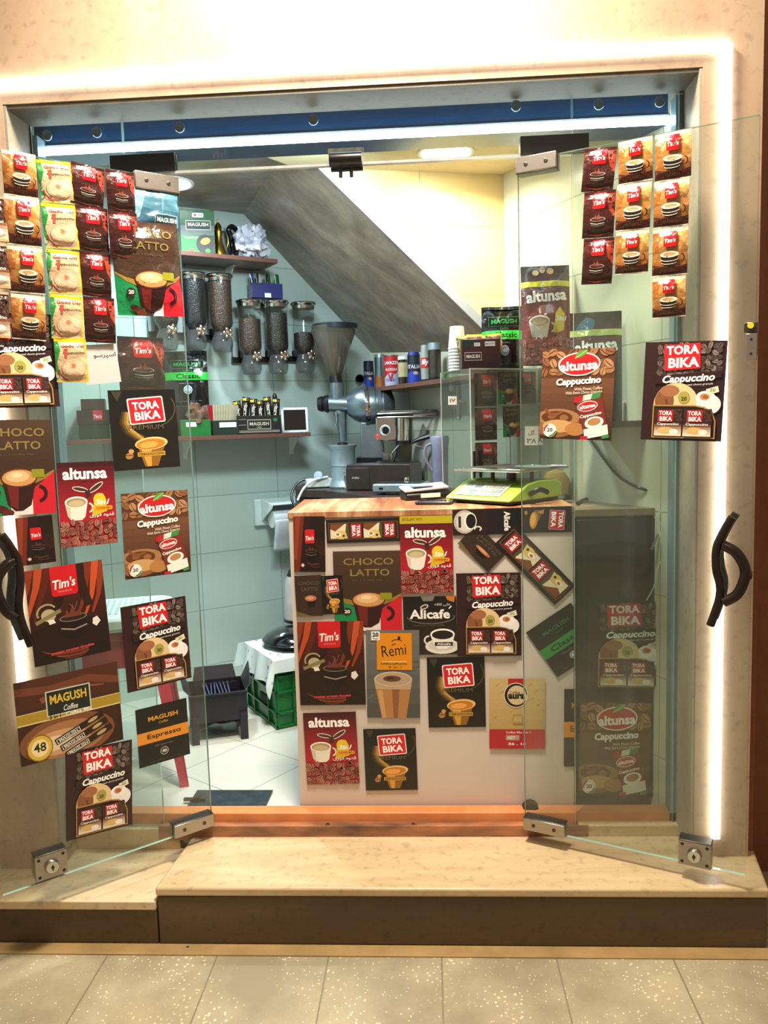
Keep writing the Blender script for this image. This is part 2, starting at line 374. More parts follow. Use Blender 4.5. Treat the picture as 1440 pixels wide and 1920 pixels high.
        for f in me.polygons: f.use_smooth = bool(h)
        me.materials.append(mats); return me

PAPER = mprint('printed_paper', .42, .25, .05, 30); FILM = mprint('printed_film', .22, .8, .9, 30, .15); FOIL = mprint('printed_foil', .22, .5, .6, 45, .25); CARD = mprint('printed_card', .45, .1)

# ---- designs (units of 100 across)
BR, DBR = ['#6b4a36', '#7d5a44', '#5a3b2a', '#8a6850'], '#2a1810'
def logo_tb(a, cx, cy, w, rot=3, frame=True):
    h = w*.74; a.rrect(cx-w/2-w*.04, cy-h/2-w*.04, cx+w/2+w*.04, cy+h/2+w*.04, w*.06, '#f0d8d8', rot) if frame else 0
    a.rrect(cx-w/2, cy-h/2, cx+w/2, cy+h/2, w*.05, '#d01822', rot)
    q = radians(rot); dy = h*.21
    a.text('TORA', cx-dy*-sin(q)*1-w*.02, cy+dy, w*.8, h*.34, '#ffffff', .035, 0, rot); a.text('BIKA', cx+w*.03, cy-dy, w*.78, h*.36, '#ffffff', .035, 0, rot); return a
def swirl(a, x, y, k):
    for i, c in enumerate(('#33240f', '#5c4318', '#8a6a2c', '#b58f45')):
        a.line([(x-14*k+i*k, y+46*k), (x-19*k+i*2*k, y+30*k), (x-14*k+i*2*k, y+18*k), (x-4*k+i*2*k, y+9*k), (x+8*k, y+3*k)], (13-3*i)*k, c)
def d_premium(small=False):
    a = Art(100, 124, '#0b0907'); a.grad(0, 0, 100, 124, '#17110a', '#0a0a0a', 8)
    swirl(a, 38, 44, 1.0); a.arc(60, 95, 38, 30, -60, 30, 2, '#4e4022')
    a.poly([(36, 40), (80, 40), (66, 4), (46, 4)], '#8c5f1c').poly([(40, 38), (58, 38), (56, 4), (50, 4)], '#d09a3e')
    a.ell(58, 40, 25, 10, '#e9c27a', 4).ell(57, 39, 22, 8, '#c07a26', 4).ell(54, 38, 14, 5, '#e6a54c', 4)
    a.rect(36, 20, 78, 27, '#b58a35').text('CREMA & RICH COFFEE', 57, 23.5, 38, 3, '#2a1a08', .01)
    a.ell(24, 22, 6, 5, '#a9783b', 20).ell(27, 29, 4, 3.5, '#c29350').arc(24, 22, 5, 1, 0, 180, 1, '#4a2b10')
    a.text('PREMIUM', 52, 66, 52, 7, '#6e5e40', .0); logo_tb(a, 54, 92, 50, 4)
    a.poly([(4, 122), (20, 122), (12, 106)], '#3a3420'); return a
def sachet_tb(a, x, y, w, h, rot=0):
    a.rect(x, y, x+w, y+h, '#3a1f1a'); a.beans(x+w*.5, y+h*.55, x+w, y+h*.98, w*.05, ['#4a3026', '#5c4034'], '#1a0e0a', 3)
    a.grad(x, y, x+w, y+h*.42, '#e8d8c0', '#7a4a30', 5); a.ell(x+w*.42, y+h*.2, w*.3, h*.13, '#d9b070').ell(x+w*.72, y+h*.16, w*.16, h*.1, '#f4ece4')
    a.rect(x+w*.12, y+h*.52, x+w*.68, y+h*.95, '#b81822'); a.text('TORA', x+w*.4, y+h*.84, w*.48, h*.16, '#ffffff', .03); a.text('BIKA', x+w*.42, y+h*.63, w*.46, h*.17, '#ffffff', .03)
    a.text('Cappuccino', x+w*.5, y+h*.43, w*.8, h*.12, '#f4f0ea', .02, .2)
def d_tcap(base='#2e1216'):
    a = Art(100, 119, base)
    a.beans(16, 78, 96, 116, 4.4, ['#6e5f55', '#8a7a70', '#4b3e38', '#5c4d45'], '#1b100e', 5)
    a.poly([(14, 78), (96, 84), (96, 76), (14, 68)], base)
    a.poly([(26, 84), (70, 87), (68, 117), (24, 115)], '#d01a22'); a.text('TORA', 47, 109, 40, 11, '#ffffff', .04, 0, 2); a.text('BIKA', 49, 94, 38, 12, '#ffffff', .04, 0, 2)
    a.text('Cappuccino', 56, 74, 64, 12, '#ffffff', .035, .25, 3); a.text('with real choco granule', 66, 67.5, 40, 3, '#e8dcd8', .01, .2, 3)
    a.ell(42, 42, 28, 28, '#d8b27c').ell(44, 46, 25, 23, '#e9cb98').ell(28, 48, 12, 14, '#8c5534').ell(34, 60, 12, 7, '#a56c48').line([(30, 50), (32, 40), (30, 34)], 3, '#6e3a22')
    a.ell(82, 44, 15, 12, '#f3efee').ell(78, 52, 12, 8, '#fbf7f4').ell(77, 53, 6, 4, '#c98a5c').ell(78, 53, 3.5, 2.4, '#a95a3a')
    a.poly([(78, 62), (92, 66), (94, 59), (80, 55)], '#e8e0c8').text('20', 86, 61, 7, 4, '#7a8a3a', .02)
    a.ell(52, 52, 7.5, 7.5, '#a9a04c').text('20', 52, 50.5, 7, 5, '#2c2c10', .03)
    a.poly([(14, 3), (92, 3), (92, 24), (88, 34), (78, 41), (66, 43), (14, 43)], '#b58a4a').poly([(15.5, 4.5), (90.5, 4.5), (90.5, 24), (86.5, 33), (77, 39.5), (66, 41.5), (15.5, 41.5)], '#1d0d0c')
    sachet_tb(a, 17, 5.5, 34, 33); sachet_tb(a, 53, 5.5, 34, 33); return a
def cup3(a, x, y, k):
    a.poly([(x-19*k, y), (x+19*k, y), (x+14*k, y-24*k), (x+8*k, y-29*k), (x-9*k, y-29*k), (x-15*k, y-22*k)], '#ece6da')
    a.poly([(x-19*k, y), (x-10*k, y-2*k), (x-10*k, y-28*k), (x-15*k, y-22*k)], '#cfc5b4')
    a.arc(x+20*k, y-10*k, 7*k, 7*k, -80, 80, 3*k, '#e4dccd'); a.ell(x, y, 19*k, 9*k, '#f6f2e8').ell(x, y-.6*k, 16.5*k, 7*k, '#a8926a').ell(x, y-2*k, 13*k, 5*k, '#c9b891')
def alt_word(a, cx, cy, w, c='#ffffff', rot=0): a.text('altunsa', cx, cy, w, w*.25, c, .035, 0, rot)
def d_alt3(strip=False):
    H = 142 if strip else 140; a = Art(100, H, '#a3101c'); a.grad(0, 40, 100, H, '#b3142a', '#3c0c14', 12)
    a.grad(0, 100, 30, 118, '#7c101c', '#5c0e18', 4)
    if strip: a.rect(0, 128, 100, 142, '#b9a81e').text('EXCELLENT TASTE', 24, 136, 38, 5, '#7a3a10', .02)
    y = 112 if strip else 121
    alt_word(a, 48, y, 78); a.text('coffee mix', 50, y-14, 26, 3, '#3a0a10', 0)
    a.ell(38, 95, 14, 4.2, '#efe6e0', -12).ell(38, 95, 12.5, 2.8, '#4a2a1c', -12).ell(66, 97, 15, 4.6, '#efe6e0', 32).ell(66, 97, 13.5, 3.2, '#4a2a1c', 32).poly([(46, 93), (55, 93), (56, 82), (48, 80)], '#3c2014')
    cup3(a, 30, 74, 1.05)
    a.poly([(56, 48), (84, 56), (83, 76), (78, 86), (70, 87), (62, 80), (60, 68)], '#d8b41c').ell(71, 76, 11, 11, '#e6c62a')
    a.text('3in1', 76, 72, 26, 9, '#fbfbfb', .03, .3); a.rrect(62, 58, 94, 65, 3, '#e69a1a').text('COFFEE MIX', 78, 61.5, 26, 3, '#5a2a06', .01)
    a.text('\ufbfc\ufead\ufeee\ufed3 \ufee9\ufeee\ufeec\ufed7', 74, 50, 44, 8, '#f3eaea', .01)
    a.beans(0, 0, 100, 44, 5.6, ['#8d4f45', '#9c5f52', '#7a3c34', '#a87264'], '#3a1410', 9); return a
def leaf(a, x, y, k): a.poly([(x-9*k, y-6*k), (x-6*k, y+2*k), (x+2*k, y+7*k), (x+11*k, y+7*k), (x+7*k, y), (x, y-4*k)], '#5c9a3c').line([(x-9*k, y-6*k), (x, y), (x+9*k, y+6*k)], 1*k, '#b8d890')
def d_altc():
    a = Art(100, 124, '#5b3420'); a.grad(0, 0, 100, 84, '#3c2014', '#6e4630', 8)
    a.ell(22, 22, 34, 20, '#8c5c36').ell(26, 30, 30, 12, '#a3754a').ell(24, 30, 22, 9, '#5e3318').ell(26, 18, 22, 9, '#c59a64').ell(18, 32, 7, 4, '#8a5228', 20).ell(34, 30, 6, 4, '#97602f').ell(50, 14, 14, 9, '#b07a44').arc(20, 46, 14, 12, 200, 320, 4, '#7d4c2c')
    a.beans(0, 88, 100, 124, 7.4, ['#a2714c', '#8a5a3a', '#b4845c', '#7b4c30'], '#3c1e10', 4)
    a.ell(52, 103, 29, 16, '#f6eae4', 4).ell(52, 103, 27, 14.4, '#c41a20', 4); alt_word(a, 52, 101, 52, '#ffffff', 4); leaf(a, 54, 116, .9)
    a.text('Cappuccino', 52, 79, 62, 12.5, '#fbf6ee', .045, .1, 4); a.text('With Finest Coffee', 66, 70, 38, 4, '#e8d8c4', .01, .1, 4); a.text('With Extra Choco Granules', 60, 65, 50, 4, '#e8d8c4', .01, .1, 4)
    a.poly([(48, 58), (84, 66), (96, 10), (64, 2)], '#7a2a20').poly([(48, 58), (84, 66), (82, 58), (47, 50)], '#d8dcd0').poly([(48, 58), (60, 61), (59, 53), (47, 50)], '#b81c24').poly([(72, 63), (84, 66), (82, 58), (70, 55)], '#3d8a4a')
    a.ell(66, 46, 14, 7, '#f1e4e0', 12).ell(66, 46, 13, 6, '#c41a20', 12); a.text('altunsa', 66, 46, 22, 5.5, '#ffffff', .03, 0, 12); a.text('Cappuccino', 71, 34, 30, 5.5, '#fbf4ea', .03, .1, 14)
    a.poly([(62, 14), (94, 22), (96, 8), (64, 1)], '#efe9e2').ell(76, 24, 13, 8, '#f8f4ee', 14).ell(76, 25, 9, 5, '#b4824e', 14).poly([(86, 6), (96, 9), (97, 4), (88, 2)], '#3d8a4a').rect(58, 0, 68, 5, '#b81c24')
    a.ell(15, 12, 9.5, 9.5, '#e8e4dc').ell(15, 12, 9, 9, '#b4242a', 0, 14, 100, 200).ell(15, 12, 9, 9, '#3d8a4a', 0, 14, 260, 360).ell(15, 12, 6.5, 6.5, '#f2efe8').text('20', 15, 12.5, 8, 5.5, '#222222', .03); return a
def d_choco(bag=False):
    H = 138 if not bag else 142; a = Art(100, H, '#3a261a'); a.grad(0, 44, 100, H, '#33201a', '#4a3424', 8)
    a.poly([(0, 0), (40, 0), (40, 34), (0, 62)], '#12824a').rect(38, 0, 70, 40, '#e6dcd8').poly([(68, 0), (100, 0), (100, 62), (68, 36)], '#c8182c')
    a.poly([(0, 62), (14, 50), (34, 42), (66, 42), (88, 52), (100, 62), (100, 66), (86, 58), (64, 52), (36, 52), (14, 58), (0, 66)], '#8d7430').poly([(0, 65), (14, 57), (36, 51), (64, 51), (86, 57), (100, 65), (100, 80), (0, 80)], '#3c281c')
    a.text('CHOCO', 52, H-18, 74, 12, '#8c7a44', .012); a.text('LATTO', 54, H-37, 58, 12, '#8c7a44', .012); a.text('3 in 1 Coffee Mix', 50, H-50, 46, 3, '#6a5a3a', 0)
    a.poly([(28, 50), (74, 50), (66, 14), (54, 6), (44, 6), (34, 16)], '#2c0f0c').poly([(34, 46), (50, 46), (48, 8), (38, 14)], '#6b1c18').arc(76, 30, 11, 11, -80, 80, 5, '#2c0f0c')
    a.ell(51, 54, 25, 14, '#5c2a18').ell(51, 54, 23, 12, '#c9935a').ell(49, 56, 16, 8, '#e2b784').ell(48, 58, 8, 3.6, '#f1d3a8')
    a.rrect(68, 54, 86, 66, 2, '#8c8a1e'); a.ell(26, 10, 9, 5, '#4c1c14', -20).ell(34, 4, 8, 5, '#5a2618'); a.ell(19, 34, 6.5, 6.5, '#33221a').text('20', 19, 34, 8, 6, '#f0ece0', .03); return a
def tim_logo(a, x0, y0, x1, y1, sub=True):
    w = x1-x0; a.rrect(x0, y0, x1, y1+w*.1, w*.13, '#cc1420'); a.text("Tim's", (x0+x1)/2, y0+(y1-y0)*.42, w*.86, w*.36, '#ffffff', .02, .22, 4)
    if sub: a.text('CHOCOLATE', (x0+x1)/2, y0+(y1-y0)*.15, w*.55, w*.07, '#e89a9a', 0)
def d_tim():
    a = Art(100, 122, '#3a1410'); a.grad(0, 0, 100, 122, '#180808', '#4a1810', 8)
    for x, c in ((0, '#8c3418'), (12, '#b84a22'), (22, '#5c1c10'), (76, '#7c2c18'), (86, '#c4502a'), (95, '#8c3418')): a.line([(x+6, 124), (x, 98), (x-8 if x < 50 else x-4, 78), (x-16 if x < 50 else x-14, 56)], 11, c, 3)
    a.ell(50, 32, 60, 20, '#20090a'); a.line([(30, 64), (38, 78), (44, 100), (46, 122)], 10, '#260c0a', 16); a.line([(78, 66), (72, 84), (68, 104), (68, 122)], 10, '#2c0e0a', 16)
    tim_logo(a, 31, 84, 65, 122)
    a.poly([(37, 54), (73, 54), (70, 32), (62, 27), (48, 27), (40, 32)], '#120606').ell(55, 54, 18, 5, '#8c7a6c').ell(55, 54, 16.6, 4, '#2a120e'); a.line([(38, 42), (55, 38), (72, 42)], 1.8, '#9c8a7a')
    a.poly([(44, 55), (47, 66), (50, 59), (56, 72), (58, 60), (65, 64), (66, 55)], '#6e3626').line([(62, 74), (58, 64), (52, 72)], .8, '#8a6a5c')
    a.arc(22, 66, 12, 10, 20, 200, 2.4, '#a39a70', rot=8).ell(24, 62, 9.5, 8, '#b4a888').line([(7, 54), (40, 66)], 5, '#857a50').poly([(22, 56), (30, 56), (32, 51), (24, 50)], '#e8e4dc')
    a.poly([(80, 48), (86, 50), (90, 43), (84, 37), (79, 41)], '#e6e2dc')
    for k in range(7): a.arc(50, 20-k*1.5, 40-k*3, 9, 190+k*8, 300+k*4, 1.2, ['#6b2a1c', '#8c4530', '#4a1a12'][k % 3])
    a.text('premium european chocolate', 50, 13, 56, 4.4, '#e04a48', .03, 0, 2); return a
def d_tims():
    a = Art(100, 132, '#1a0808'); a.poly([(0, 0), (18, 0), (34, 132), (0, 132)], '#6e2414').poly([(0, 30), (10, 30), (22, 132), (6, 132)], '#8c3820').poly([(34, 132), (60, 132), (40, 40), (30, 30)], '#220a0c')
    for k in range(5): a.line([(60+k*8, 80), (74+k*5, 60), (84+k*4, 40)], 1.5, '#4c1c14')
    tim_logo(a, 36, 68, 66, 98, False); a.poly([(36, 50), (74, 50), (68, 30), (42, 30)], '#0c0404').ell(55, 50, 19, 4.5, '#5c4a40').ell(55, 50, 17, 3.4, '#1c0c0a').line([(38, 42), (55, 39), (72, 42)], 1.4, '#7a685c').poly([(46, 51), (50, 62), (55, 54), (60, 60), (63, 51)], '#5c2c20').ell(28, 16, 6, 5, '#a07a60').ell(28, 16, 3, 3, '#ece0d0').line([(42, 22), (58, 17), (80, 20)], 1.6, '#7a4a34').line([(50, 14), (66, 11), (84, 13)], 1.4, '#5c3626'); return a
def d_mag48():
    a = Art(130, 100, '#3c1a10'); a.grad(0, 0, 130, 100, '#2c120c', '#4c2418', 6); a.line([(0, 88), (40, 84), (90, 88), (130, 78)], 9, '#6e3a24').line([(30, 72), (60, 82), (110, 76)], 7, '#82482c', 2)
    a.ell(60, 22, 60, 28, '#7c4a2c').ell(58, 20, 50, 22, '#a5714a').ell(50, 18, 38, 15, '#c99a6e').ell(40, 18, 24, 9, '#e6c8a4')
    a.rect(0, 48, 130, 60, '#a98a26').rect(0, 47, 130, 48.6, '#d8c890').rect(0, 60, 130, 61, '#d8c890')
    a.rect(36, 51, 92, 82, '#c8ccc0').rect(37.5, 52.5, 90.5, 80.5, '#14201a'); a.text('MAGUSH', 64, 71, 46, 11, '#d8b43a', .03); a.text('Coffee', 66, 58, 18, 7, '#e8e4dc', .01, .35)
    a.text('3 in 1', 46, 50, 14, 4.5, '#3a2a08', .02); a.text('Coffee Mix', 76, 50, 34, 5, '#fbf4e0', .02)
    for i in range(3):
        y = 22-i*9; P = [(42+i*6, y), (104+i*5, y+22), (107+i*5, y+15), (45+i*6, y-7)]; a.poly(P, '#22120e'); a.poly([(44+i*6, y-1), (74+i*5, y+9.6), (76+i*5, y+4), (46+i*6, y-6)], '#d8d4cc').poly([(45+i*6, y-1.5), (73+i*5, y+8.6), (75+i*5, y+4.6), (47+i*6, y-5.2)], '#181410'); a.text('MAGUSH', 60+i*5.5, y+1.6, 25, 4, '#e4e0d4', .02, 0, 19); a.ell(92+i*5, y+13.5, 7, 2.2, '#b8a06a', 20)
    a.ell(24, 17, 16, 16, '#8c6a1c').ell(24, 17, 14.6, 14.6, '#d8b448').ell(24, 17, 10.5, 10.5, '#f0dca0').text('48', 24, 18, 15, 11, '#2c2410', .02); return a
def d_magesp(band='#e0902e', word='Espresso', wc='#2c1606', mg='#e09a2e', n='40', H=116, base='#141414'):
    a = Art(100, H, base); y = H*.38; a.rect(0, y, 100, y+H*.2, band); a.text('MAGUSH', 52, H*.79, 58, 9, mg, .03); a.text('Coffee', 52, H*.7, 18, 5, mg, 0, .35)
    a.text(word, 52, y+H*.1, 66, 12, wc, .02); a.text('100% instant coffee', 50, y-8, 36, 3, '#8a8478', 0); a.ell(50, y-22, 8, 8, '#c8c8c4').ell(50, y-22, 7, 7, '#3c3c3c' if band[1] == 'e' else '#8a9aa0').text(n, 50, y-22, 9, 6, '#f4f4f0', .02)
    a.text('Net weight 2 g x 20', 50, 6, 60, 2.4, '#6a6a64', 0); return a
def d_alicafe():
    a = Art(100, 112, '#15120f'); a.grad(0, 0, 100, 112, '#2c1c18', '#0d1010', 8); a.poly([(34, 112), (60, 112), (56, 103), (38, 103)], '#7a746c').poly([(80, 112), (98, 112), (96, 100), (84, 104)], '#c8741c')
    a.text('Alicafe', 50, 78, 76, 18, '#f2f0ec', .03); a.line([(86, 88), (91, 93)], 2.2, '#f2f0ec'); a.text('\ufeea\ufed3\ufe8e\ufb90 \ufbfd\ufee0\ufecb', 74, 96, 30, 6, '#d8d4cc', .01)
    a.ell(40, 92, 8, 4.4, '#d8d0c4', 20).ell(40, 92, 6, 2.6, '#3a2a20', 20); a.arc(52, 72, 44, 12, 175, 375, 1, '#8a8478'); a.text('classic 3 in 1 white coffee', 48, 57, 60, 3, '#6a6450', 0)
    a.ell(72, 16, 32, 15, '#e4e0da').ell(72, 18, 26, 11, '#cfcac4').poly([(50, 38), (96, 38), (90, 18), (80, 11), (64, 11), (56, 20)], '#efebe6').arc(48, 28, 9, 8, 90, 270, 3, '#e4e0da').ell(73, 39, 23, 11, '#f8f5f0').ell(73, 38, 20, 8.6, '#1c1410').rect(58, 17, 92, 24, '#2c2420').text('Alicafe', 75, 20.5, 26, 4.5, '#f0ece4', .02); return a
def d_remi():
    a = Art(100, 158, '#555652'); a.grad(0, 0, 100, 158, '#4c4e4a', '#6a6c68', 6)
    for k in range(9): a.line([(k*12-8, 30+k*9), (k*12+20, 44+k*7)], 2, '#5f605a')
    a.poly([(14, 68), (86, 68), (74, 0), (28, 0)], '#a87a4c').poly([(14, 70), (86, 70), (83, 52), (17, 52)], '#bba183').poly([(17, 52), (83, 52), (74, 0), (28, 0)], '#b07c48').poly([(48, 52), (62, 52), (58, 0), (50, 0)], '#8a5a3c').poly([(20, 50), (30, 50), (36, 0), (29, 0)], '#c89a68')
    a.ell(50, 70, 36, 14, '#cbb499').ell(50, 70, 33, 11.5, '#b89c80').ell(48, 71, 17, 5.5, '#5c4034').ell(44, 72, 7, 2.6, '#3a2620')
    a.rect(20, 87, 86, 153, '#e08c12'); a.text('Remi', 52, 122, 46, 20, '#1c1408', .0, 0, 6); a.arc(58, 138, 9, 3, 0, 200, 1.4, '#1c1408').ell(62, 144, 2.6, 3.4, '#1c1408').line([(48, 131), (56, 134)], 1.4, '#1c1408')
    a.rect(30, 101, 76, 102, '#fbf0dc').text('COFFEE & CAPPUCCINO', 52, 98, 50, 3.6, '#2c1c08', .01); a.text('3 in 1', 54, 92, 24, 3.4, '#5c3a10', .01)
    a.rect(10, 140, 26, 156, '#f0efec').text('20', 18, 150, 12, 8, '#1c1c1c', .04); a.text('Bags', 18, 143, 10, 3, '#3c3c3c', .01); return a
def d_aura():
    a = Art(100, 123, '#c2a36a'); a.grad(0, 34, 100, 123, '#bd9f68', '#cbb07a', 5)
    for k in range(14): a.line([((k*37) % 100, 40+(k*23) % 80), ((k*37) % 100+6, 44+(k*23) % 80)], .8, '#a88a56')
    a.rect(34, 112, 63, 123, '#b3202e'); a.ell(48, 94, 22, 22, '#e4dac0').ell(48, 94, 20.5, 20.5, '#181412').ell(49.5, 94, 17, 17, '#d8c498').poly([(58, 84), (72, 100), (66, 84)], '#d8c498')
    a.text('Coffee', 46, 99, 18, 4.5, '#221c14', .01); a.text('aura', 49, 92, 30, 9, '#14100c', .05); a.rect(0, 0, 100, 34, '#b3202e')
    a.rrect(42, 44, 60, 60, 2, '#ab8f58'); a.rect(44, 47, 58, 57, '#bda470'); a.text('Coffee Mix 3 in 1', 52, 29, 44, 4, '#f4dcd0', .02); a.rect(30, 15, 54, 24, '#b89a8a').text('NET', 40, 19.5, 14, 5, '#f0e4d8', .02); a.text('36 . 1g', 50, 8, 32, 6, '#f4e8dc', .04); return a
def d_strip():
    a = Art(300, 100, '#1f110f'); a.rect(8, 14, 292, 86, '#6a5236').rect(11, 17, 289, 83, '#140b0a')
    for x in (16, 152):
        a.rect(x, 19, x+76, 81, '#e2d2b4').poly([(x, 81), (x+60, 81), (x+20, 50), (x, 60)], '#7a4428').ell(x+44, 34, 26, 18, '#d9b868').ell(x+30, 36, 14, 9, '#f4eee6').ell(x+30, 37, 7, 5, '#b4562c').ell(x+54, 30, 5, 5, '#2c2c1c').poly([(x+76, 19), (x+76, 81), (x+66, 81), (x+62, 50), (x+70, 19)], '#4a4a2c')
        a.rect(x+78, 19, x+132, 81, '#4a1c1c').rect(x+84, 20, x+126, 80, '#b01c28'); a.text('TORA', x+115, 50, 48, 15, '#ffffff', .035, 0, -90); a.text('BIKA', x+96, 50, 46, 15, '#ffffff', .035, 0, -90)
    return a
def d_alis():
    a = Art(260, 100, '#100d0c'); a.grad(0, 0, 260, 100, '#2a1614', '#0c0c10', 6, False); a.ell(46, 52, 42, 46, '#b8b2aa').ell(48, 52, 34, 38, '#d6d0c8').ell(68, 54, 24, 34, '#efebe4').ell(70, 54, 19, 28, '#14100e').arc(96, 24, 12, 8, -60, 200, 6, '#d6d0c8').rect(22, 30, 32, 74, '#2c2420')
    a.text('Alicafe', 208, 50, 76, 24, '#efece6', .03, 0, -90); return a
def d_prs():
    a = Art(190, 100, '#0c0a09'); a.poly([(50, 88), (84, 88), (70, 50), (60, 40)], '#6e5020').poly([(60, 80), (84, 70), (88, 90)], '#a08040').ell(48, 48, 15, 34, '#b07a30', -6).ell(46, 50, 10, 26, '#d8a050', -6).ell(20, 78, 6, 8, '#a86a3a'); a.rrect(106, 10, 164, 86, 4, '#d8a0a0', -4).rrect(108, 12, 162, 84, 4, '#b81c26', -4); a.text('TORA', 149, 48, 62, 18, '#ffffff', .035, 0, -94); a.text('BIKA', 122, 50, 60, 18, '#ffffff', .035, 0, -94); return a
def d_chs():
    a = Art(100, 150, '#33241c'); a.text('CHOCO', 52, 122, 78, 13, '#5c5240', .01); a.text('LATTO', 54, 100, 62, 13, '#5c5240', .01); a.poly([(38, 62), (76, 62), (68, 34), (46, 32)], '#160a08').ell(56, 66, 22, 11, '#b4744c').ell(54, 67, 14, 6, '#cf9a70').poly([(0, 0), (60, 0), (0, 20)], '#6a5a34').ell(30, 24, 8, 5, '#4a241a'); return a
def d_gold():
    a = Art(100, 140, '#b07434'); a.grad(0, 14, 100, 128, '#7a4018', '#cf9a52', 8); a.poly([(0, 128), (0, 60), (16, 70), (26, 128)], '#9c5c24').poly([(70, 128), (100, 128), (100, 80), (84, 100)], '#dcae6a')
    a.rect(0, 0, 100, 12, '#3a1c14').rect(0, 128, 100, 140, '#e4d3b4').rect(0, 0, 100, 3, '#d8ccb8'); a.poly([(0, 12), (100, 12), (100, 30), (70, 24), (30, 26), (0, 34)], '#4a2218'); a.beans(2, 10, 98, 26, 4, ['#5a2a1c', '#6e3626'], '#24100a', 2, .6)
    tim_logo(a, 34, 82, 70, 126, False); a.poly([(26, 58), (76, 58), (72, 34), (64, 28), (38, 28), (30, 34)], '#1c100a').arc(82, 48, 10, 12, -70, 80, 3, '#1c100a').ell(51, 60, 27, 9, '#e9dcc4').ell(51, 60, 18, 5, '#c79a6e').arc(51, 48, 25, 8, 190, 350, 1.8, '#e9dcc4').arc(50, 38, 22, 7, 195, 345, 1.6, '#e9dcc4'); return a
def d_choc():
    a = Art(100, 142, '#33110f'); a.grad(0, 0, 100, 142, '#220a0a', '#4a1a14', 6); a.poly([(74, 132), (100, 132), (100, 60), (84, 80)], '#a83a24').poly([(0, 132), (0, 96), (14, 132)], '#5c1c14').rect(0, 0, 100, 8, '#2a0f0e').rect(0, 133, 100, 142, '#3c1614')
    tim_logo(a, 30, 86, 72, 132, False); a.poly([(26, 54), (74, 54), (71, 32), (62, 27), (38, 27), (29, 32)], '#1c0b0a').arc(80, 44, 9, 10, -80, 80, 3.2, '#1c0b0a').ell(50, 54, 24, 6.5, '#b8a494').ell(50, 54, 22, 5.4, '#3a1814').poly([(38, 55), (42, 70), (47, 60), (53, 74), (57, 58), (62, 54)], '#7c4030').line([(28, 42), (50, 38.5), (72, 42)], 1.8, '#c9b9a9').line([(29, 36), (50, 32.5), (71, 36)], 1.2, '#8c7868')
    for k in range(5): a.arc(50, 16-k, 44-k*6, 8, 200+k*8, 330, 1.6, ['#6b2a1c', '#4a1a12'][k % 2])
    return a
def d_good():
    a = Art(100, 138, '#c8b090'); a.grad(0, 0, 100, 138, '#c8a88a', '#d4bc94', 5); a.poly([(0, 0), (12, 20), (4, 60), (16, 100), (10, 138), (0, 138)], '#2c8a3c').rect(0, 128, 100, 138, '#f0c81c').poly([(90, 0), (100, 0), (100, 138), (92, 138), (96, 60)], '#e4b828').rect(0, 0, 100, 5, '#d8b440')
    a.text('Good Day', 56, 114, 76, 13, '#b03a34', .02, 0, 3); a.text('Cappuccino', 58, 92, 70, 11, '#5a4438', .01, .1, 3); a.poly([(26, 104), (38, 106), (34, 74), (28, 76)], '#c4483c'); a.ell(54, 44, 38, 32, '#c4a284').ell(56, 46, 34, 28, '#d8b898').ell(52, 52, 10, 8, '#c98a6a').ell(52, 52, 5, 4, '#b06a4a').arc(50, 40, 42, 36, 180, 250, 4, '#a83a30'); return a
def d_tbs():
    a = Art(100, 140, '#2e1512'); sachet_tb(a, 0, 8, 100, 122); a.rect(0, 0, 100, 8, '#caa070').rect(0, 132, 100, 140, '#c4a888'); return a
def d_magbag(band='#22c83c', word='Classic'):
    a = Art(100, 124, '#0c100e'); a.rect(0, 58, 100, 76, band); a.text(word, 56, 67, 56, 12, '#0c2c10', .03); a.rect(16, 84, 92, 104, '#2a6a3a').rect(17.5, 85.5, 90.5, 102.5, '#0c120e'); a.text('MAGUSH', 54, 94, 62, 9, '#2c9a4a', .02); a.text('Coffee', 54, 80, 22, 4, '#2c9a4a', 0, .3)
    a.text('instant coffee', 50, 51, 34, 3, '#9aa49a', 0); a.ell(54, 36, 10, 10, '#dfe6e6').ell(54, 36, 8.8, 8.8, '#8aa0a8').text('40', 54, 36, 11, 7, '#f4f8f8', .03); a.text('Net weight 8 g x 40', 50, 10, 70, 2.6, '#7a8a7a', 0); a.rect(0, 118, 100, 124, '#1c2420'); return a
def d_magblue():
    a = Art(100, 80, '#2c5a78'); a.grad(0, 0, 100, 80, '#244c68', '#5c90a8', 6); a.poly([(0, 80), (30, 80), (14, 20), (0, 10)], '#86b4c4').poly([(60, 80), (70, 80), (62, 30)], '#6c9cb4').rect(44, 6, 96, 32, '#8aa8b0').rect(46, 8, 94, 30, '#1c3a44'); a.text('MAGUSH', 70, 19, 42, 10, '#dfe8e4', .03); return a
def d_altbag(dark=False):
    a = Art(100, 170, '#6e1c20'); a.grad(0, 30, 100, 170, '#8c2024', '#1c0c0c' if not dark else '#181818', 10)
    if dark: a.grad(0, 0, 100, 120, '#20242c', '#14181c', 6); a.ell(30, 146, 20, 12, '#3c7ca0', 30)
    else: a.ell(30, 158, 7, 5, '#c8b48c').ell(44, 163, 6, 6, '#b8a47c').ell(60, 160, 7, 6, '#a08a60')
    a.rect(0, 132, 100, 142, '#d8cc1c' if not dark else '#cfe08c'); alt_word(a, 50, 116, 82, '#ffffff', 3)
    if not dark:
        cup3(a, 34, 72, 1.1); a.poly([(62, 50), (84, 56), (86, 84), (76, 96), (66, 84)], '#d8c81c').text('3in1', 78, 76, 24, 9, '#ffffff', .03, .3); a.beans(0, 0, 100, 42, 5, ['#8d4f45', '#9c5f52', '#7a3c34'], '#2c0e0c', 9)
    return a
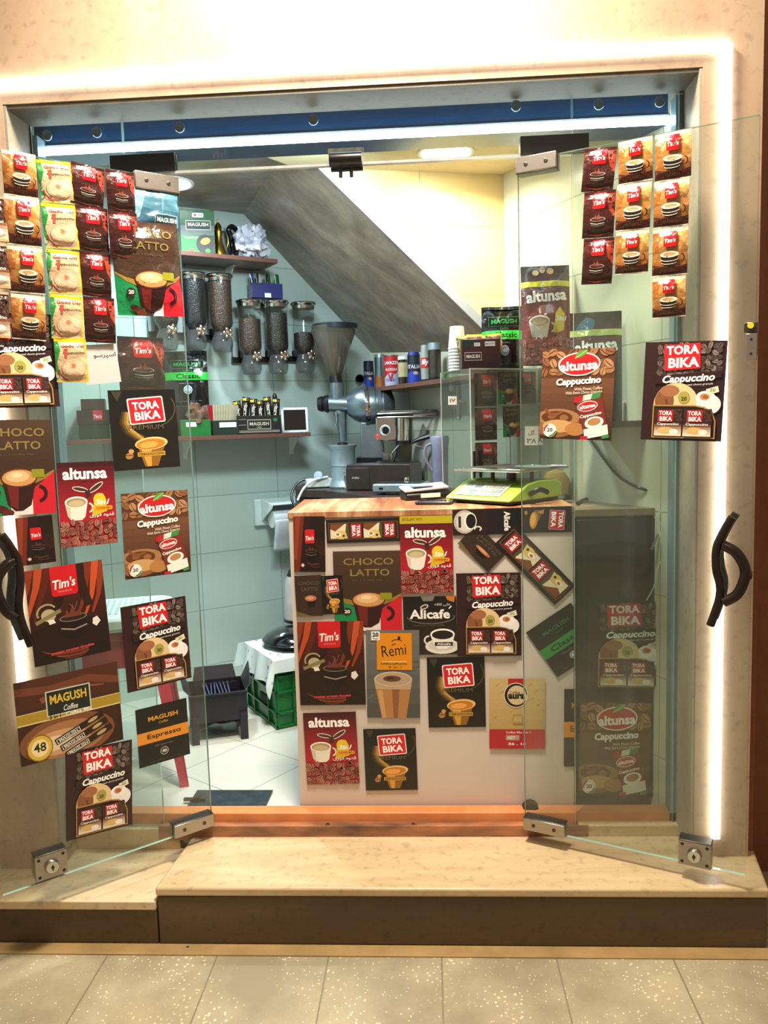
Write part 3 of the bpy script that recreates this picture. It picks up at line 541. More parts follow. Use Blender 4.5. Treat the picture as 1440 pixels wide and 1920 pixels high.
def d_maggreen():
    a = Art(100, 116, '#0f3018'); a.grad(0, 50, 100, 116, '#0c2c18', '#1a5a2c', 6); a.rect(0, 50, 100, 76, '#5c6462').poly([(0, 0), (60, 0), (60, 48), (0, 50)], '#1f9c3c').ell(70, 26, 26, 26, '#181010').ell(72, 34, 15, 9, '#c8a83a', 15).ell(30, 8, 8, 6, '#8c4a30').ell(78, 8, 8, 6, '#2c8a3c'); a.rect(16, 64, 90, 90, '#b4bcb4').rect(18, 66, 88, 88, '#15241c'); a.text('MAGUSH', 53, 79, 60, 10, '#d4d8cc', .03); a.text('Hazelnut', 30, 44, 40, 7, '#bfe0b4', .01); a.rrect(36, 98, 70, 110, 4, '#e6e4e6').text('300', 60, 104, 14, 6, '#5a4a60', .02).ell(45, 104, 4, 4, '#a84a6a'); return a
def d_magblack():
    a = Art(150, 58, '#120f0d'); a.rect(4, 4, 146, 8, '#8a8478').rect(4, 9.4, 146, 11, '#8a8478').rect(34, 14, 116, 46, '#b4b0a4').rect(36, 16, 114, 44, '#16120f'); a.text('MAGUSH', 75, 32, 66, 11, '#c8c0ac', .02); a.text('Coffee', 75, 21, 18, 5, '#c8c0ac', 0, .3); a.ell(132, 44, 8, 6, '#1c6a3c').rect(4, 28, 30, 30, '#8a8478').rect(4, 46, 30, 48, '#8a8478'); return a
def d_magbrown():
    a = Art(110, 60, '#33181a'); a.grad(0, 0, 110, 60, '#2c1214', '#4a2424', 4); a.rect(6, 16, 56, 34, '#c8bcb8').rect(7.5, 17.5, 54.5, 32.5, '#3a1416'); a.text('MAGUSH', 31, 25, 40, 8, '#f0ece8', .03); a.poly([(0, 60), (40, 60), (20, 44), (0, 44)], '#1c3430').rect(34, 46, 52, 54, '#d8dce0').rect(66, 46, 96, 56, '#e8ece4').text('MAGUSH', 81, 51, 24, 4, '#5a6a54', .01); return a
def d_tag(t, red=None, w=100, h=60):
    a = Art(w, h, '#f0f0ec'); a.text(t, w/2, h*.5 if not red else h*.25, w*.7, h*(.5 if not red else .28), '#20304a', .02)
    if red: a.text(red, w/2, h*.66, w*.5, h*.3, '#b8283a', .02)
    return a
def d_keys():
    a = Art(100, 50, '#c4d4b4'); 
    for x, y, w, h, c in ((6, 30, 18, 14, '#8a9a98'), (28, 30, 18, 14, '#6a7a7c'), (24, 8, 20, 14, '#7a8a8a'), (4, 8, 17, 14, '#aebcb0')): a.rect(x, y, x+w, y+h, c)
    for i in range(6):
        for j in range(5): a.rect(52+i*7.4, 5+j*8.6, 58+i*7.4, 11.6+j*8.6, ['#8a98a0', '#c88a5a', '#9aa4a8', '#6e8ca0'][(i*2+j) % 4])
    return a
# ------------------------------------------------------------------ the setting
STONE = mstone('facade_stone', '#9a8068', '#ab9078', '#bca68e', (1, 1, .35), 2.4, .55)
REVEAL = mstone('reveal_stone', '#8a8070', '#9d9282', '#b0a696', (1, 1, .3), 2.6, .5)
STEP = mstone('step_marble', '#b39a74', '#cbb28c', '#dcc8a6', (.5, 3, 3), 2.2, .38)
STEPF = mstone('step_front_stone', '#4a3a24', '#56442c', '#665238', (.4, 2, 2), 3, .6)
SOFF = mstone('soffit_marble', '#6a6056', '#8c8072', '#aca090', (.8, 2.4, 2.4), 2.6, .35, .05)
GROUND = mtile('paving', '#b3a688', '#7c7058', .30, .30, -.595, -.325, 'floor', .0022, .55, .1, 0, 75, '#8c8068', .4)
TW = mtile('wall_tile_pale', '#bacdc8', '#869490', .405, .267, .02, .10, 'wall', .0016, .22, .03)
TR_ = mtile('wall_tile_right_warm_lit', '#d2d4c0', '#959884', .405, .25, .02, .175, 'wall', .0016, .22, .03)  # cream tone carries the warm downlight tint in the tile colour
TY = mtile('wall_tile_cream', '#e0cc92', '#b0a070', .42, .25, .10, .175, 'wall', .0018, .3, .03)
TF = mtile('floor_tile', '#c8ccc6', '#8a9088', .32, .32, .0, .1, 'floor', .0018, .25, .03, radians(35))
CEIL = mat('ceiling_plaster', '#d8c8a4', .7, var=.03)
GLASS = mglass('door_glass', '#f7fbf9', .022); GEDGE = mat('glass_edge', '#b4d8cc', .15, var=.05, coat=.5, spec=.8)
STEEL = mat('brushed_steel', '#a8a098', .3, .9, .06, 60, stretch=(1, 1, 12)); DSTEEL = mat('dark_steel', '#5c5852', .35, .9, .08, 50)
CHROME = mat('chrome', '#d6d4d0', .12, 1, .03); BLACK = mat('black_plastic', '#121214', .35, var=.1); WHITE = mat('white_plastic', '#dfe4e2', .4, var=.03)
ALU = mat('aluminium_trim', '#b8c2cc', .4, .6, .04)
SHUT = mat('blue_shutter_paint', '#1d4f86', .35, .15, .08, 12, stretch=(.3, 1, 8), coat=.4)
def ledm(name, col, e): return mat(name, col, .4, emit=e, var=0)
LEDW = ledm('led_white', '#fffaf2', 8); LEDC = ledm('led_cool', '#e6f8ff', 15)

XL, XR, ZT, YF = -1.11, .72, 2.083, -.13          # niche opening
A = (-.913, 1.436); TB = 35.0                       # back wall through A
B = (.72, 0.0); TRW = 118.0                         # right wall
C3 = Vector((-.279, 1.88, 0)); NB = -wnorm(TB); NR = wnorm(TRW); DB = wdir(TB); DR = wdir(TRW)
def onB(px, py, off=0): return onP(px, py, Vector((A[0], A[1], 0))+NB*off, NB)
def onR(px, py, off=0): return onP(px, py, Vector((B[0], B[1], 0))+NR*off, NR)
def mpp(P): return (Vector(P)-CAM).dot(FW)/FPX

g = G(); g.slab([(-2.4, YF, -.197), (XL, YF, -.197), (XL, YF, ZT), (XR, YF, ZT), (XR, YF, -.197), (.87, YF, -.197), (.87, YF, 3.6), (-2.4, YF, 3.6)], (0, .13, 0), STONE)
struct(g.build('wall_front'))
g = G(); g.box((XR-.004, -.062, 1.03), (.008, .134, 2.1), REVEAL).box((XL+.004, -.062, 1.03), (.008, .134, 2.1), REVEAL).box((-.195, -.06, ZT-.005), (1.84, .13, .01), mstone('underside_shaded_stone', '#5a5248', '#6a6256', '#7c7468', (.4, 1, 1), 2.6, .6))  # underside: reveal stone in darker tones, shade put into the colour
struct(g.build('trim_1'))
g = G(); g.box((1.4, .10, 1.6), (1.1, .04, 3.8), mat('neighbour_wall', '#7a4422', .6)).box((.885, .0, 1.6), (.02, .2, 3.8), mat('neighbour_wall', '#7a4422', .6)); struct(g.build('wall_neighbour'))
g = G(); g.faces([(-4, -6, -.197), (4, -6, -.197), (4, .3, -.197), (-4, .3, -.197)], [(0, 1, 2, 3)], GROUND); g.box((0, -3, -.25), (8, 6, .1), mat('paving_bed', '#6e6450', .8)); struct(g.build('ground'))
g = G(); g.box((-.2, -.312, -.1955), (4.0, .045, .004), mat('paving_border', '#a88a5c', .5, var=.12, scale=9)); struct(g.build('trim_2'))
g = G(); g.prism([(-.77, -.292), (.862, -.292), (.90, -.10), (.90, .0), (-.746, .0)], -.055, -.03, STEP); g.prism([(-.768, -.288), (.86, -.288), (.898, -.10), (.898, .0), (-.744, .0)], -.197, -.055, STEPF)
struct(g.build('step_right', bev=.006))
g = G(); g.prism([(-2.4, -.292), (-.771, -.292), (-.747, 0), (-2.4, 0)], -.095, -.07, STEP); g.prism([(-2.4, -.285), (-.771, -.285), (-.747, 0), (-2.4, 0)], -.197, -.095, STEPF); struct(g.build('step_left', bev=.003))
ORG = mat('salmon_painted_rail', '#e0905c', .45, var=.06, scale=9, col2='#c87848'); WORN = mat('worn_rail', '#c08058', .5, .1, .3, 7, stretch=(.8, 3, 3), col2='#3c3834')
g = G(); g.box((-.20, .03, -.004), (1.86, .05, .074), ORG); struct(g.build('threshold_rail_back', bev=.003))
g = G(); g.box((-.20, -.006, -.018), (1.30, .03, .045), WORN)
for x in (-.33, -.07): g.lathe([(.006, 0), (.006, .002)], DSTEEL, (x, -.010, .0045))
struct(g.build('threshold_rail_front', bev=.003))
g = G(); g.box((.57, -.004, -.02), (.30, .03, .05), STEP); g.box((-.95, -.004, -.04), (.33, .03, .07), STEP); struct(g.build('trim_3', bev=.004))

# room shell
def wallmesh(name, P0, d, L, z0, z1, m, n, th=.06):
    g = G(); o = g.slab([(0, 0, z0), (L, 0, z0), (L, 0, z1), (0, 0, z1)], (0, th, 0), m).build(name)
    o.location = (P0[0], P0[1], 0); o.rotation_euler.z = math.atan2(d.y, d.x); return struct(o)
LW = 1.02
P0 = Vector((A[0], A[1], 0))-DB*LW
wallmesh('wall_back', P0, DB, LW+(C3-Vector((A[0], A[1], 0))).length+.02, 0, 2.3, TW, NB)
o = bpy.data.objects['wall_back']
# right wall: local x runs from the corner towards the shop front
wallmesh('wall_right', C3, -DR, (C3-Vector((B[0], B[1], 0))).length+.0, 0, 2.3, TR_, NR)
wallmesh('wall_left', Vector((-1.16, .02, 0)), (P0-Vector((-1.16, .02, 0))).normalized(), (P0-Vector((-1.16, .02, 0))).length, 0, 2.3, TW, None, -.06) if False else None
q = G(); v = [(-1.16, .06, 0), (P0.x, P0.y, 0)]
g = G(); g.slab([(v[0][0], v[0][1], 0), (v[1][0], v[1][1], 0), (v[1][0], v[1][1], 2.3), (v[0][0], v[0][1], 2.3)], (-.06, -.03, 0), TW); struct(g.build('wall_left'))
g = G(); g.prism([(-2.1, .0), (.80, .0), (.74, .1), (-.2, 2.0), (-2.1, 1.0)], -.06, 0, TF); struct(g.build('floor'))

# stair above the shop: flat landing soffit, sloped soffit, tiled side face with aluminium nosing
Q1 = Vector((-.347, .61, 2.103)); Q2 = Vector((.216, .761, 1.556)); Q3 = Vector((-.295, 1.869, 1.598))
ns = (Q2-Q1).cross(Q3-Q1).normalized()
def zs(x, y): return Q1.z-((x-Q1.x)*ns.x+(y-Q1.y)*ns.y)/ns.z
pd = wdir(15); PC = Vector((.303, .784, 0))
def pp(t): return PC-pd*t
def tz(z):
    a, b = 0, 1.5
    for _ in range(40):
        m = (a+b)/2; p = pp(m)
        if zs(p.x, p.y) < z: a = m
        else: b = m
    return a
ZL = 2.2; tL = tz(ZL); K0 = pp(tL)
def bz(z):
    a, b = 0, 1.5; c = C3
    for _ in range(40):
        m = (a+b)/2; p = c-DB*m
        if zs(p.x, p.y) < z: a = m
        else: b = m
    return a
K1 = C3-DB*bz(ZL)
g = G(); R1 = PC; P4 = [(K0.x, K0.y), (R1.x, R1.y), (C3.x, C3.y), (K1.x, K1.y)]
g.slab([(x, y, zs(x, y)) for x, y in P4], (0, 0, .03), SOFF); struct(g.build('ceiling_stair_soffit'))
g = G(); g.slab([(K0.x, K0.y, ZL), (K1.x, K1.y, ZL), (P0.x-.1, P0.y+.05, ZL), (-1.16, .05, ZL), (-.55, .14, ZL), (-.50, .50, ZL)], (0, 0, .03), SOFF); struct(g.build('ceiling_landing'))
g = G(); L = tL+.14; e = pp(L)
pts = [(0, 0, zs(PC.x, PC.y)), (-tL, 0, ZL), (-tL-.14, 0, ZL), (-tL-.14, 0, 2.26), (0, 0, 2.26)]
o = g.slab(pts, (0, .03, 0), TY).build('wall_stair_side'); o.location = PC; o.rotation_euler.z = radians(15); struct(o)
g = G(); d = Vector((-tL, 0, ZL-zs(PC.x, PC.y))); n = Vector((-d.z, 0, d.x)).normalized(); n = n if n.z < 0 else -n
g.slab([Vector((0, 0, zs(PC.x, PC.y)))+n*.006, Vector((0, 0, zs(PC.x, PC.y)))-n*.026, Vector((-tL, 0, ZL))-n*.026, Vector((-tL, 0, ZL))+n*.006], (0, -.008, 0), ALU)
o = g.build('trim_4'); o.location = PC+Vector((0, 0, 0)); o.rotation_euler.z = radians(15); struct(o)
g = G(); g.slab([(.80, .05, 2.112), (PC.x+.04, PC.y+.04, 2.112), (K0.x, K0.y, 2.112), (K0.x-.3, .1, 2.112)], (0, 0, .03), CEIL); struct(g.build('ceiling'))

# shutter box, guide rails
g = G(); g.box((-.20, .115, 2.055), (1.84, .11, .085), SHUT)
o = g.build('shutter_box', bev=.003); struct(o)
g = G(); g.box((.703, .03, 1.03), (.018, .05, 2.08), mat('blue_grey_rail', '#8eaab8', .35, .3, .05)); g.box((.7165, .012, 1.03), (.007, .07, 2.08), BLACK); struct(g.build('trim_5'))
g = G(); g.box((-1.095, .03, 1.02), (.018, .05, 2.06), mat('blue_grey_rail', '#8eaab8', .35, .3, .05)); g.box((-1.107, .012, 1.02), (.006, .07, 2.06), BLACK); struct(g.build('trim_6'))

# ---- lights of the place
t = thing('led_light_bar', 'long cool white LED bar under the blue shutter box inside the glass', 'light', (-.21, .045, 2.018))
G().box((0, .012, .008), (1.80, .012, .022), ALU).build('profile', t); G().box((0, 0, 0), (1.80, .014, .018), LEDC).build('diffuser', t)
yl = YF-.009
t = thing('neon_flex_strip', 'glowing white LED strip framing the stone shop front', 'light', (0, yl, 0))
p1 = onY(1386, 45, yl); p2 = onY(1361, 1592, yl); p3 = onY(0, 135, yl); xr = .776; zt = 2.13
G().box(((xr-1.18)/2, 0, zt), (xr+1.18, .016, .022), LEDW).build('top_run', t)
G().box((xr, 0, (zt+.03)/2), (.022, .016, zt-.03), LEDW).build('right_run', t)
G().box((-1.178, 0, (zt+.36)/2), (.022, .016, zt-.36), LEDW).build('left_run', t)
def downlight(name, x, y, z, lab, col):
    t = thing(name, lab, 'ceiling light', (x, y, z)); G().lathe([(.085, -.006), (.095, -.006), (.097, 0), (.085, 0)], WHITE).build('rim', t); G().lathe([(.0001, -.011), (.07, -.010), (.084, -.0065)], col).build('lens', t)
downlight('ceiling_downlight', .085, .50, 2.112, 'round glowing downlight in the ceiling above the cream tiled wall', ledm('lens_warm', '#fff2d8', 30))
p = onZ(318, 343, 2.2); downlight('ceiling_downlight', p.x, p.y, 2.2, 'round glowing downlight on the soffit above the upper left of the doorway', ledm('lens_cool', '#eefaff', 30))

# ---- glass front
def pane(name, x0, x1, z0, z1, y=0.0, th=.010):
    t = bpy.data.objects.new(name, None); COL.objects.link(t); t.location = ((x0+x1)/2, y, z0); struct(t); w = x1-x0; h = z1-z0
    gpane(t, w, h, th); return t
def gpane(t, w, h, th, x0=None, z0=0):
    x0 = -w/2 if x0 is None else x0
    g = G(); a = [(x0, -th/2, z0), (x0+w, -th/2, z0), (x0+w, -th/2, z0+h), (x0, -th/2, z0+h)]; b = [(x, th/2, z) for x, y, z in a]
    g.faces(a+b, [(0, 1, 2, 3), (7, 6, 5, 4)], GLASS); g.faces(a+b, [(0, 4, 5, 1), (1, 5, 6, 2), (2, 6, 7, 3), (3, 7, 4, 0)], GEDGE); return g.build('glass', t)
w1 = pane('window_1', -1.098, -.838, -.02, 2.078); w2 = pane('window_2', .416, .700, -.02, 2.078); w3 = pane('window_3', -.834, .412, 1.926, 2.076)
for px, py in ((90, 255), (183, 249), (338, 240), (588, 226), (967, 200), (1122, 197), (1236, 192)):
    P = onY(px, py, -.008); w = w1 if P.x < -.836 else w2 if P.x > .414 else w3; q = P-w.location
    G().lathe([(.0125, 0), (.0145, .004), (.0145, .007), (.0135, .009), (.0105, .0085)], mat('clear_disc', '#7a93a8', .15, .3, .05, coat=.5), (q.x, q.y, q.z), (0, -1, 0), 20).build('standoff_disc', w)
G().box((0, -.002, .001), (1.246, .016, .007), mat('edge_glow_white', '#e8f0f2', .25, coat=.6)).build('edge_glow_strip', w3)  # pale strip added to imitate the lit lower edge of the glass
def plate(x0, z0, x1, z1, y, w, m=None, th=.012, name='patch_plate'):
    g = G(); g.box(((x0+x1)/2-w.location.x, y-w.location.y, (z0+z1)/2-w.location.z), (x1-x0, th, z1-z0), m or BLACK); g.box(((x0+x1)/2-w.location.x, y-w.location.y+.018, (z0+z1)/2-w.location.z), (x1-x0, th, z1-z0), DSTEEL); return g.build(name, w, bev=.0015)
a = onY(975, 262, -.012); b = onY(1104, 284, -.012); plate(a.x, 1.928, b.x, 1.975, -.012, w3)
a = onY(207, 303, -.012); b = onY(330, 328, -.012); plate(a.x, 1.93, b.x, 1.978, -.012, w3)
g = G(); a = onY(618, 285, -.014); b = onY(679, 314, -.014); cx = (a.x+b.x)/2-w3.location.x; cz = (a.z+b.z)/2-w3.location.z
g.lathe([(.022, -.045), (.023, -.04), (.023, .04), (.022, .045)], BLACK, (cx, -.016, cz), (1, 0, 0), 24, .8); g.box((cx, .014, cz), (.09, .014, .042), DSTEEL)
g.cyl((cx-.016, -.012, cz-.022), (cx-.016, -.012, cz-.046), .005, BLACK).cyl((cx+.014, -.012, cz-.022), (cx+.014, -.012, cz-.046), .005, BLACK); g.box((cx, -.004, cz+.028), (.10, .006, .012), mat('silicone_film', '#c8d4dc', .2, var=.2, scale=50)); g.build('lock_keeper', w3)

# ---- doors : local x in the pane, local -y faces the street
DL = dict(A=Vector((-1.136, -.396, 0)), th=math.atan2(.378, .451), W=.589); DRt = dict(A=Vector((.262, -.04, 0)), th=math.atan2(-.254, .536), W=.594)
BRONZE = mat('dark_bronze', '#2c211e', .28, .55, .15, 25, coat=.3)
for D, nm in ((DL, 'door_1'), (DRt, 'door_2')):
    D['d'] = Vector((cos(D['th']), sin(D['th']), 0)); D['n'] = Vector((sin(D['th']), -cos(D['th']), 0))
    t = bpy.data.objects.new(nm, None); COL.objects.link(t); t.location = D['A']; t.rotation_euler.z = D['th']; struct(t); D['o'] = t
    gpane(t, D['W'], 1.89, .010, 0, .012)
def du(D, px, py, off=0):
    P = onP(px, py, D['A']+D['n']*off, D['n']); return ((P-D['A']).dot(D['d']), -off, P.z)
def fitting(D, x0, x1, z0, z1, name='patch_fitting'):
    w = x1-x0; h = z1-z0; g = G()
    for s in (-1, 1): g.box(((x0+x1)/2, s*.012, (z0+z1)/2), (w, .014, h), STEEL)
    g.box(((x0+x1)/2, 0, z1+.001 if z0 < 1 else z0-.001), (w, .036, .004), DSTEEL)
    o = g.build(name, D['o'], bev=.0015)
    for k in (.25, .75): G().lathe([(.0055, 0), (.0055, .0015), (.003, .002), (.003, .0008), (.0001, .0008)], DSTEEL, (x0+w*k, -.019, (z0+z1)/2), (0, -1, 0), 14).build('screw', o)
fitting(DRt, .0, .122, .012, .048); fitting(DRt, .0, .110, 1.865, 1.906); fitting(DL, DL['W']-.125, DL['W'], .012, .05); fitting(DL, DL['W']-.125, DL['W'], 1.862, 1.906)
def lockset(D, x, z):
    g = G(); w, h = .082, .068
    for s in (-1, 1): g.box((x, s*.013, z), (w, .014, h), STEEL)
    g.box((x, 0, z+h/2), (w, .04, .004), DSTEEL); o = g.build('lock_case', D['o'], bev=.0015)
    G().lathe([(.019, 0), (.019, .006), (.0165, .012), (.0155, .014), (.0001, .014)], CHROME, (x, -.019, z), (0, -1, 0), 28).build('lock_cylinder', o)
    g = G(); g.box((x, -.0345, z-.001), (.002, .002, .016), BLACK); g.lathe([(.0045, 0), (.0045, .002)], DSTEEL, (x, -.0325, z), (0, -1, 0)); g.build('keyhole', o)
    for i in (-1, 1):
        for j in (-1, 1): G().lathe([(.0045, 0), (.004, .0015)], BLACK, (x+i*.031, -.0195, z+j*.024), (0, -1, 0), 12).build('screw', o)
a = du(DRt, 1304, 1598); lockset(DRt, a[0], max(a[2], .048)); a = du(DL, 93, 1617); lockset(DL, a[0], max(a[2], .048))
g = G(); a = du(DRt, 1409, 643)
g.box((a[0]+.001, -.011, a[2]-.01), (.024, .010, .062), STEEL); g.box((a[0]+.001, .011, a[2]+.01), (.024, .010, .08), STEEL); g.box((a[0]-.002, -.006, a[2]+.036), (.028, .016, .022), DSTEEL); g.lathe([(.0075, 0), (.0075, .004)], mat('yellow_label', '#d8c020', .4), (a[0]-.001, -.015, a[2]+.04), (0, -1, 0), 16)
g.lathe([(.003, 0), (.003, .001)], BLACK, (a[0], -.0165, a[2]+.008), (0, -1, 0), 10).lathe([(.003, 0), (.003, .001)], BLACK, (a[0], -.0165, a[2]-.026), (0, -1, 0), 10); g.build('latch_plate', DRt['o'], bev=.001)
def handle(D, S_, arc):
    g = G()
    for off in (.045, -.045):
        pts = [du(D, *p) for p in S_]; pts = [(x, -off, z) for x, _, z in pts]; g.tube(pts, .0105, BRONZE, 12, 8)
    h = g.build('pull_handle', D['o'])
    g = G(); pts = [du(D, *p) for p in arc]; n = len(pts); pts = [(x, -.045+abs(i-(n-1)/2)/((n-1)/2)*0, z) for i, (x, _, z) in enumerate(pts)]; g.tube(pts, .013, BRONZE, 12, 8); g.build('handle_bow', D['o'])
    x, _, z = pts[n//2]; G().cyl((x-.002, -.05, z), (x-.002, .05, z), .009, BRONZE).box((x+.006, 0, z), (.014, .034, .016), BRONZE).build('handle_stem', D['o'])
handle(DRt, [(1377, 966), (1362, 990), (1348, 1022), (1347, 1060), (1354, 1095), (1350, 1125), (1336, 1165)], [(1360, 1018), (1382, 1030), (1398, 1055), (1399, 1078), (1385, 1108), (1360, 1122)])
handle(DL, [(-4, 1000), (12, 1022), (26, 1050), (30, 1085), (27, 1130), (34, 1165), (50, 1204)], [(20, 1048), (4, 1056), (-12, 1080), (-12, 1108), (4, 1140), (22, 1152)])
# ------------------------------------------------------------------ printed sheets and sachets
_A = {}
def kind(k):
    if k in _A: return _A[k]
    T = dict(premium=d_premium, tcap=d_tcap, alt3=d_alt3, altc=d_altc, choco=d_choco, tim=d_tim, tims=d_tims, mag48=d_mag48, espresso=d_magesp, alicafe=d_alicafe, remi=d_remi, aura=d_aura, strip=d_strip, alis=d_alis, prs=d_prs, chs=d_chs,
             alt3s=lambda: d_alt3(True), classic=lambda: d_magesp('#1c8a3c', 'Classic', '#0c2c14', '#1c6a38'))
    a = T[k](); me = a.make('print_'+k, PAPER); _A[k] = (me, a.w*.01, a.h*.01); return _A[k]
def frame(TL, TR, BL, Pt, n):
    a, b, c = (onP(p[0], p[1], Pt, n) for p in (TL, TR, BL)); ex = (b-a).normalized(); W = (b-a).length; v = c-a; ey = -(v-ex*v.dot(ex)).normalized(); H = abs(v.dot(ey)); ez = ex.cross(ey)
    return a, ex, ey, ez, W, H
def put(o, fr, W0, H0, off=0):
    a, ex, ey, ez, W, H = fr; c = a+ex*W/2-ey*H/2+ez*off
    o.matrix_world = Matrix(((ex.x*W/W0, ey.x*H/H0, ez.x, c.x), (ex.y*W/W0, ey.y*H/H0, ez.y, c.y), (ex.z*W/W0, ey.z*H/H0, ez.z, c.z), (0, 0, 0, 1)))
def poster(k, TL, TR, BL, plane, label, off=.0012, cat='poster', name='product_poster', group=None, cut=None):
    me, W0, H0 = kind(k); o = bpy.data.objects.new(name, me); COL.objects.link(o); fr = frame(TL, TR, BL, *plane); put(o, fr, W0, H0, off)
    if cut:
        m2 = me.copy(); o.data = m2; bm = bmesh.new(); bm.from_mesh(m2); inv = o.matrix_world.inverted(); co = inv@Vector(cut[0]); no = (o.matrix_world.to_3x3().transposed()@Vector(cut[1])).normalized()
        bmesh.ops.bisect_plane(bm, geom=bm.verts[:]+bm.edges[:]+bm.faces[:], plane_co=co, plane_no=no, clear_outer=True); bm.to_mesh(m2); bm.free()
    return tag(o, label, cat, group)
pl = lambda D, off=.0052: (D['A']+D['n']*off, D['n'])
L_, R_ = pl(DL), pl(DRt)
poster('tcap', (-52, 584), (97, 590), (-34, 766), L_, 'dark brown cappuccino poster beneath the sachets, cut by the left photo edge', .0015)
poster('choco', (-44, 787), (96, 787), (-30, 970), L_, 'brown, red and green chocolate drink poster cut by the left photo edge', .001)
poster('alt3', (105, 868), (212, 864), (111, 1028), L_, 'red coffee poster with white cup and bean border on the left door', .002)
poster('premium', (201, 732), (327, 730), (212, 884), L_, 'black poster with gold cup and red logo on the left door glass', .0015)
poster('altc', (226, 926), (351, 918), (236, 1087), L_, 'brown bean poster with red oval logo on the left door, below the black one')
poster('tims', (28, 972), (97, 965), (37, 1062), L_, 'small dark chocolate poster with orange stripe beside the left door handle')
poster('tim', (44, 1072), (190, 1049), (63, 1252), L_, 'large reddish brown poster with red tab logo on the left door')
poster('tcap', (225, 1139), (347, 1117), (237, 1300), L_, 'dark brown cappuccino poster near the hinge side of the left door')
poster('mag48', (24, 1282), (219, 1240), (35, 1440), L_, 'wide brown poster with gold band and round 48 seal on the left door', .001)
poster('espresso', (253, 1332), (349, 1308), (258, 1442), L_, 'black poster with orange band and the word Espresso on the left door')
poster('tcap', (122, 1411), (247, 1386), (133, 1575), L_, 'dark brown cappuccino poster lowest on the left door, above the lock', .002)
poster('altc', (1018, 655), (1155, 652), (1015, 822), R_, 'brown bean poster with red oval logo on the right door glass')
poster('tcap', (1211, 642), (1365, 638), (1206, 824), R_, 'dark brown cappuccino poster below the sachets on the right door')
CY = .06; CP = (Vector((0, CY, 0)), Vector((0, -1, 0))); gx = 'posters taped over the counter front'
for i, (k, a, b, c, lab, off) in enumerate((
    ('tims', (550, 968), (609, 968), (553, 1072), 'small dark chocolate poster in the top left corner of the counter front', .0012),
    ('strip', (611, 975), (749, 970), (612, 1019), 'long brown strip showing two creamy cups, level along the top of the counter front', .0014),
    ('choco', (624, 1034), (751, 1032), (633, 1183), 'brown chocolate drink poster with red and green foot on the counter front', .001),
    ('alt3s', (749, 968), (848, 966), (754, 1113), 'red three in one coffee poster with yellow top band on the counter front', .0014),
    ('chs', (552, 1080), (602, 1078), (557, 1156), 'small dull brown chocolate poster at the left edge of the counter front', .0016),
    ('premium', (601, 1080), (641, 1078), (604, 1152), 'tiny black poster with red logo overlapping the brown chocolate poster on the counter', .0022),
    ('tim', (557, 1166), (681, 1164), (565, 1322), 'large reddish brown poster with red tab logo on the counter front', .0018),
    ('remi', (686, 1181), (786, 1181), (695, 1345), 'grey poster with orange square and a glass of latte on the counter front', .0026),
    ('alicafe', (755, 1119), (855, 1117), (760, 1228), 'black poster with white lettering and a white cup and saucer on the counter front', .0012),
    ('tcap', (855, 1075), (976, 1073), (860, 1230), 'dark brown cappuccino poster in the right half of the counter front', .002),
    ('premium', (800, 1233), (908, 1231), (803, 1364), 'black poster with gold cup and red logo in the middle of the counter front', .0012),
    ('aura', (917, 1272), (1022, 1272), (922, 1403), 'tan poster with round black emblem and red foot on the counter front', .0012),
    ('alt3', (568, 1337), (667, 1334), (574, 1471), 'red three in one coffee poster at the lower left of the counter front', .0012),
    ('premium', (681, 1367), (779, 1365), (686, 1482), 'black poster with gold cup lowest on the counter front', .0012),
    ('alis', (848, 956), (976, 952), (849, 1004), 'black strip with sideways white lettering and cup just under the counter top', .0012),
    ('prs', (976, 951), (1072, 949), (977, 999), 'black strip with sideways red logo at the top right corner of the counter front', .0014),
    ('chs', (893, 983), (950, 1037), (855, 1016), 'dull brown poster turned on its corner below the black strip on the counter', .0010),
    ('strip', (1040, 1134), (927, 1020), (1075, 1094), 'long brown strip with creamy cups running diagonally across the counter front', .0018),
    ('classic', (986, 1186), (1070, 1130), (1042, 1272), 'black poster with green band tilted at the right edge of the counter front', .0012))):
    poster(k, a, b, c, CP, lab, off, group=None, cut=((.4235, 0, 0), (1, 0, 0)))
poster('espresso', (1058, 1292), (1120, 1292), (1060, 1437), CP, 'narrow dark poster sliver at the lower right edge of the counter front', .001, cut=((.4235, 0, 0), (1, 0, 0)))

# sachets: a crimped pillow that carries its print
def pil(T, seed, w=.0022):
    def h(u, v):
        e = max(0, min(1, (v-.06)/.12))*max(0, min(1, (.94-v)/.12)); e = e*e*(3-2*e)
        return T*e*(max(0, sin(pi*u))**.55)*(.85+.15*sin(pi*v))+w*noise.noise(Vector((u*3.3+seed, v*4.1, seed)))*(.35+e)+w*.5*noise.noise(Vector((u*9+seed, v*8, 3)))*e
    return h
_S = {}
def sach(k, var):
    if (k, var) in _S: return _S[k, var]
    a = dict(gold=d_gold, choc=d_choc, good=d_good, tbs=d_tbs)[k](); W, H = .092, .092*a.h/100
    _S[k, var] = (a.make('sachet_'+k, FILM, pil(.0085, 5.3*var+len(k)*2.1, .0032), 10, 12, W=W, H=H, layer=.00016), W, H); return _S[k, var]
CN = dict(gold=('gold sachet with red tab', 'coffee sachet'), choc=('dark sachet with red tab', 'chocolate sachet'), good=('cream and yellow sachet', 'coffee sachet'), tbs=('brown cappuccino sachet', 'coffee sachet'))
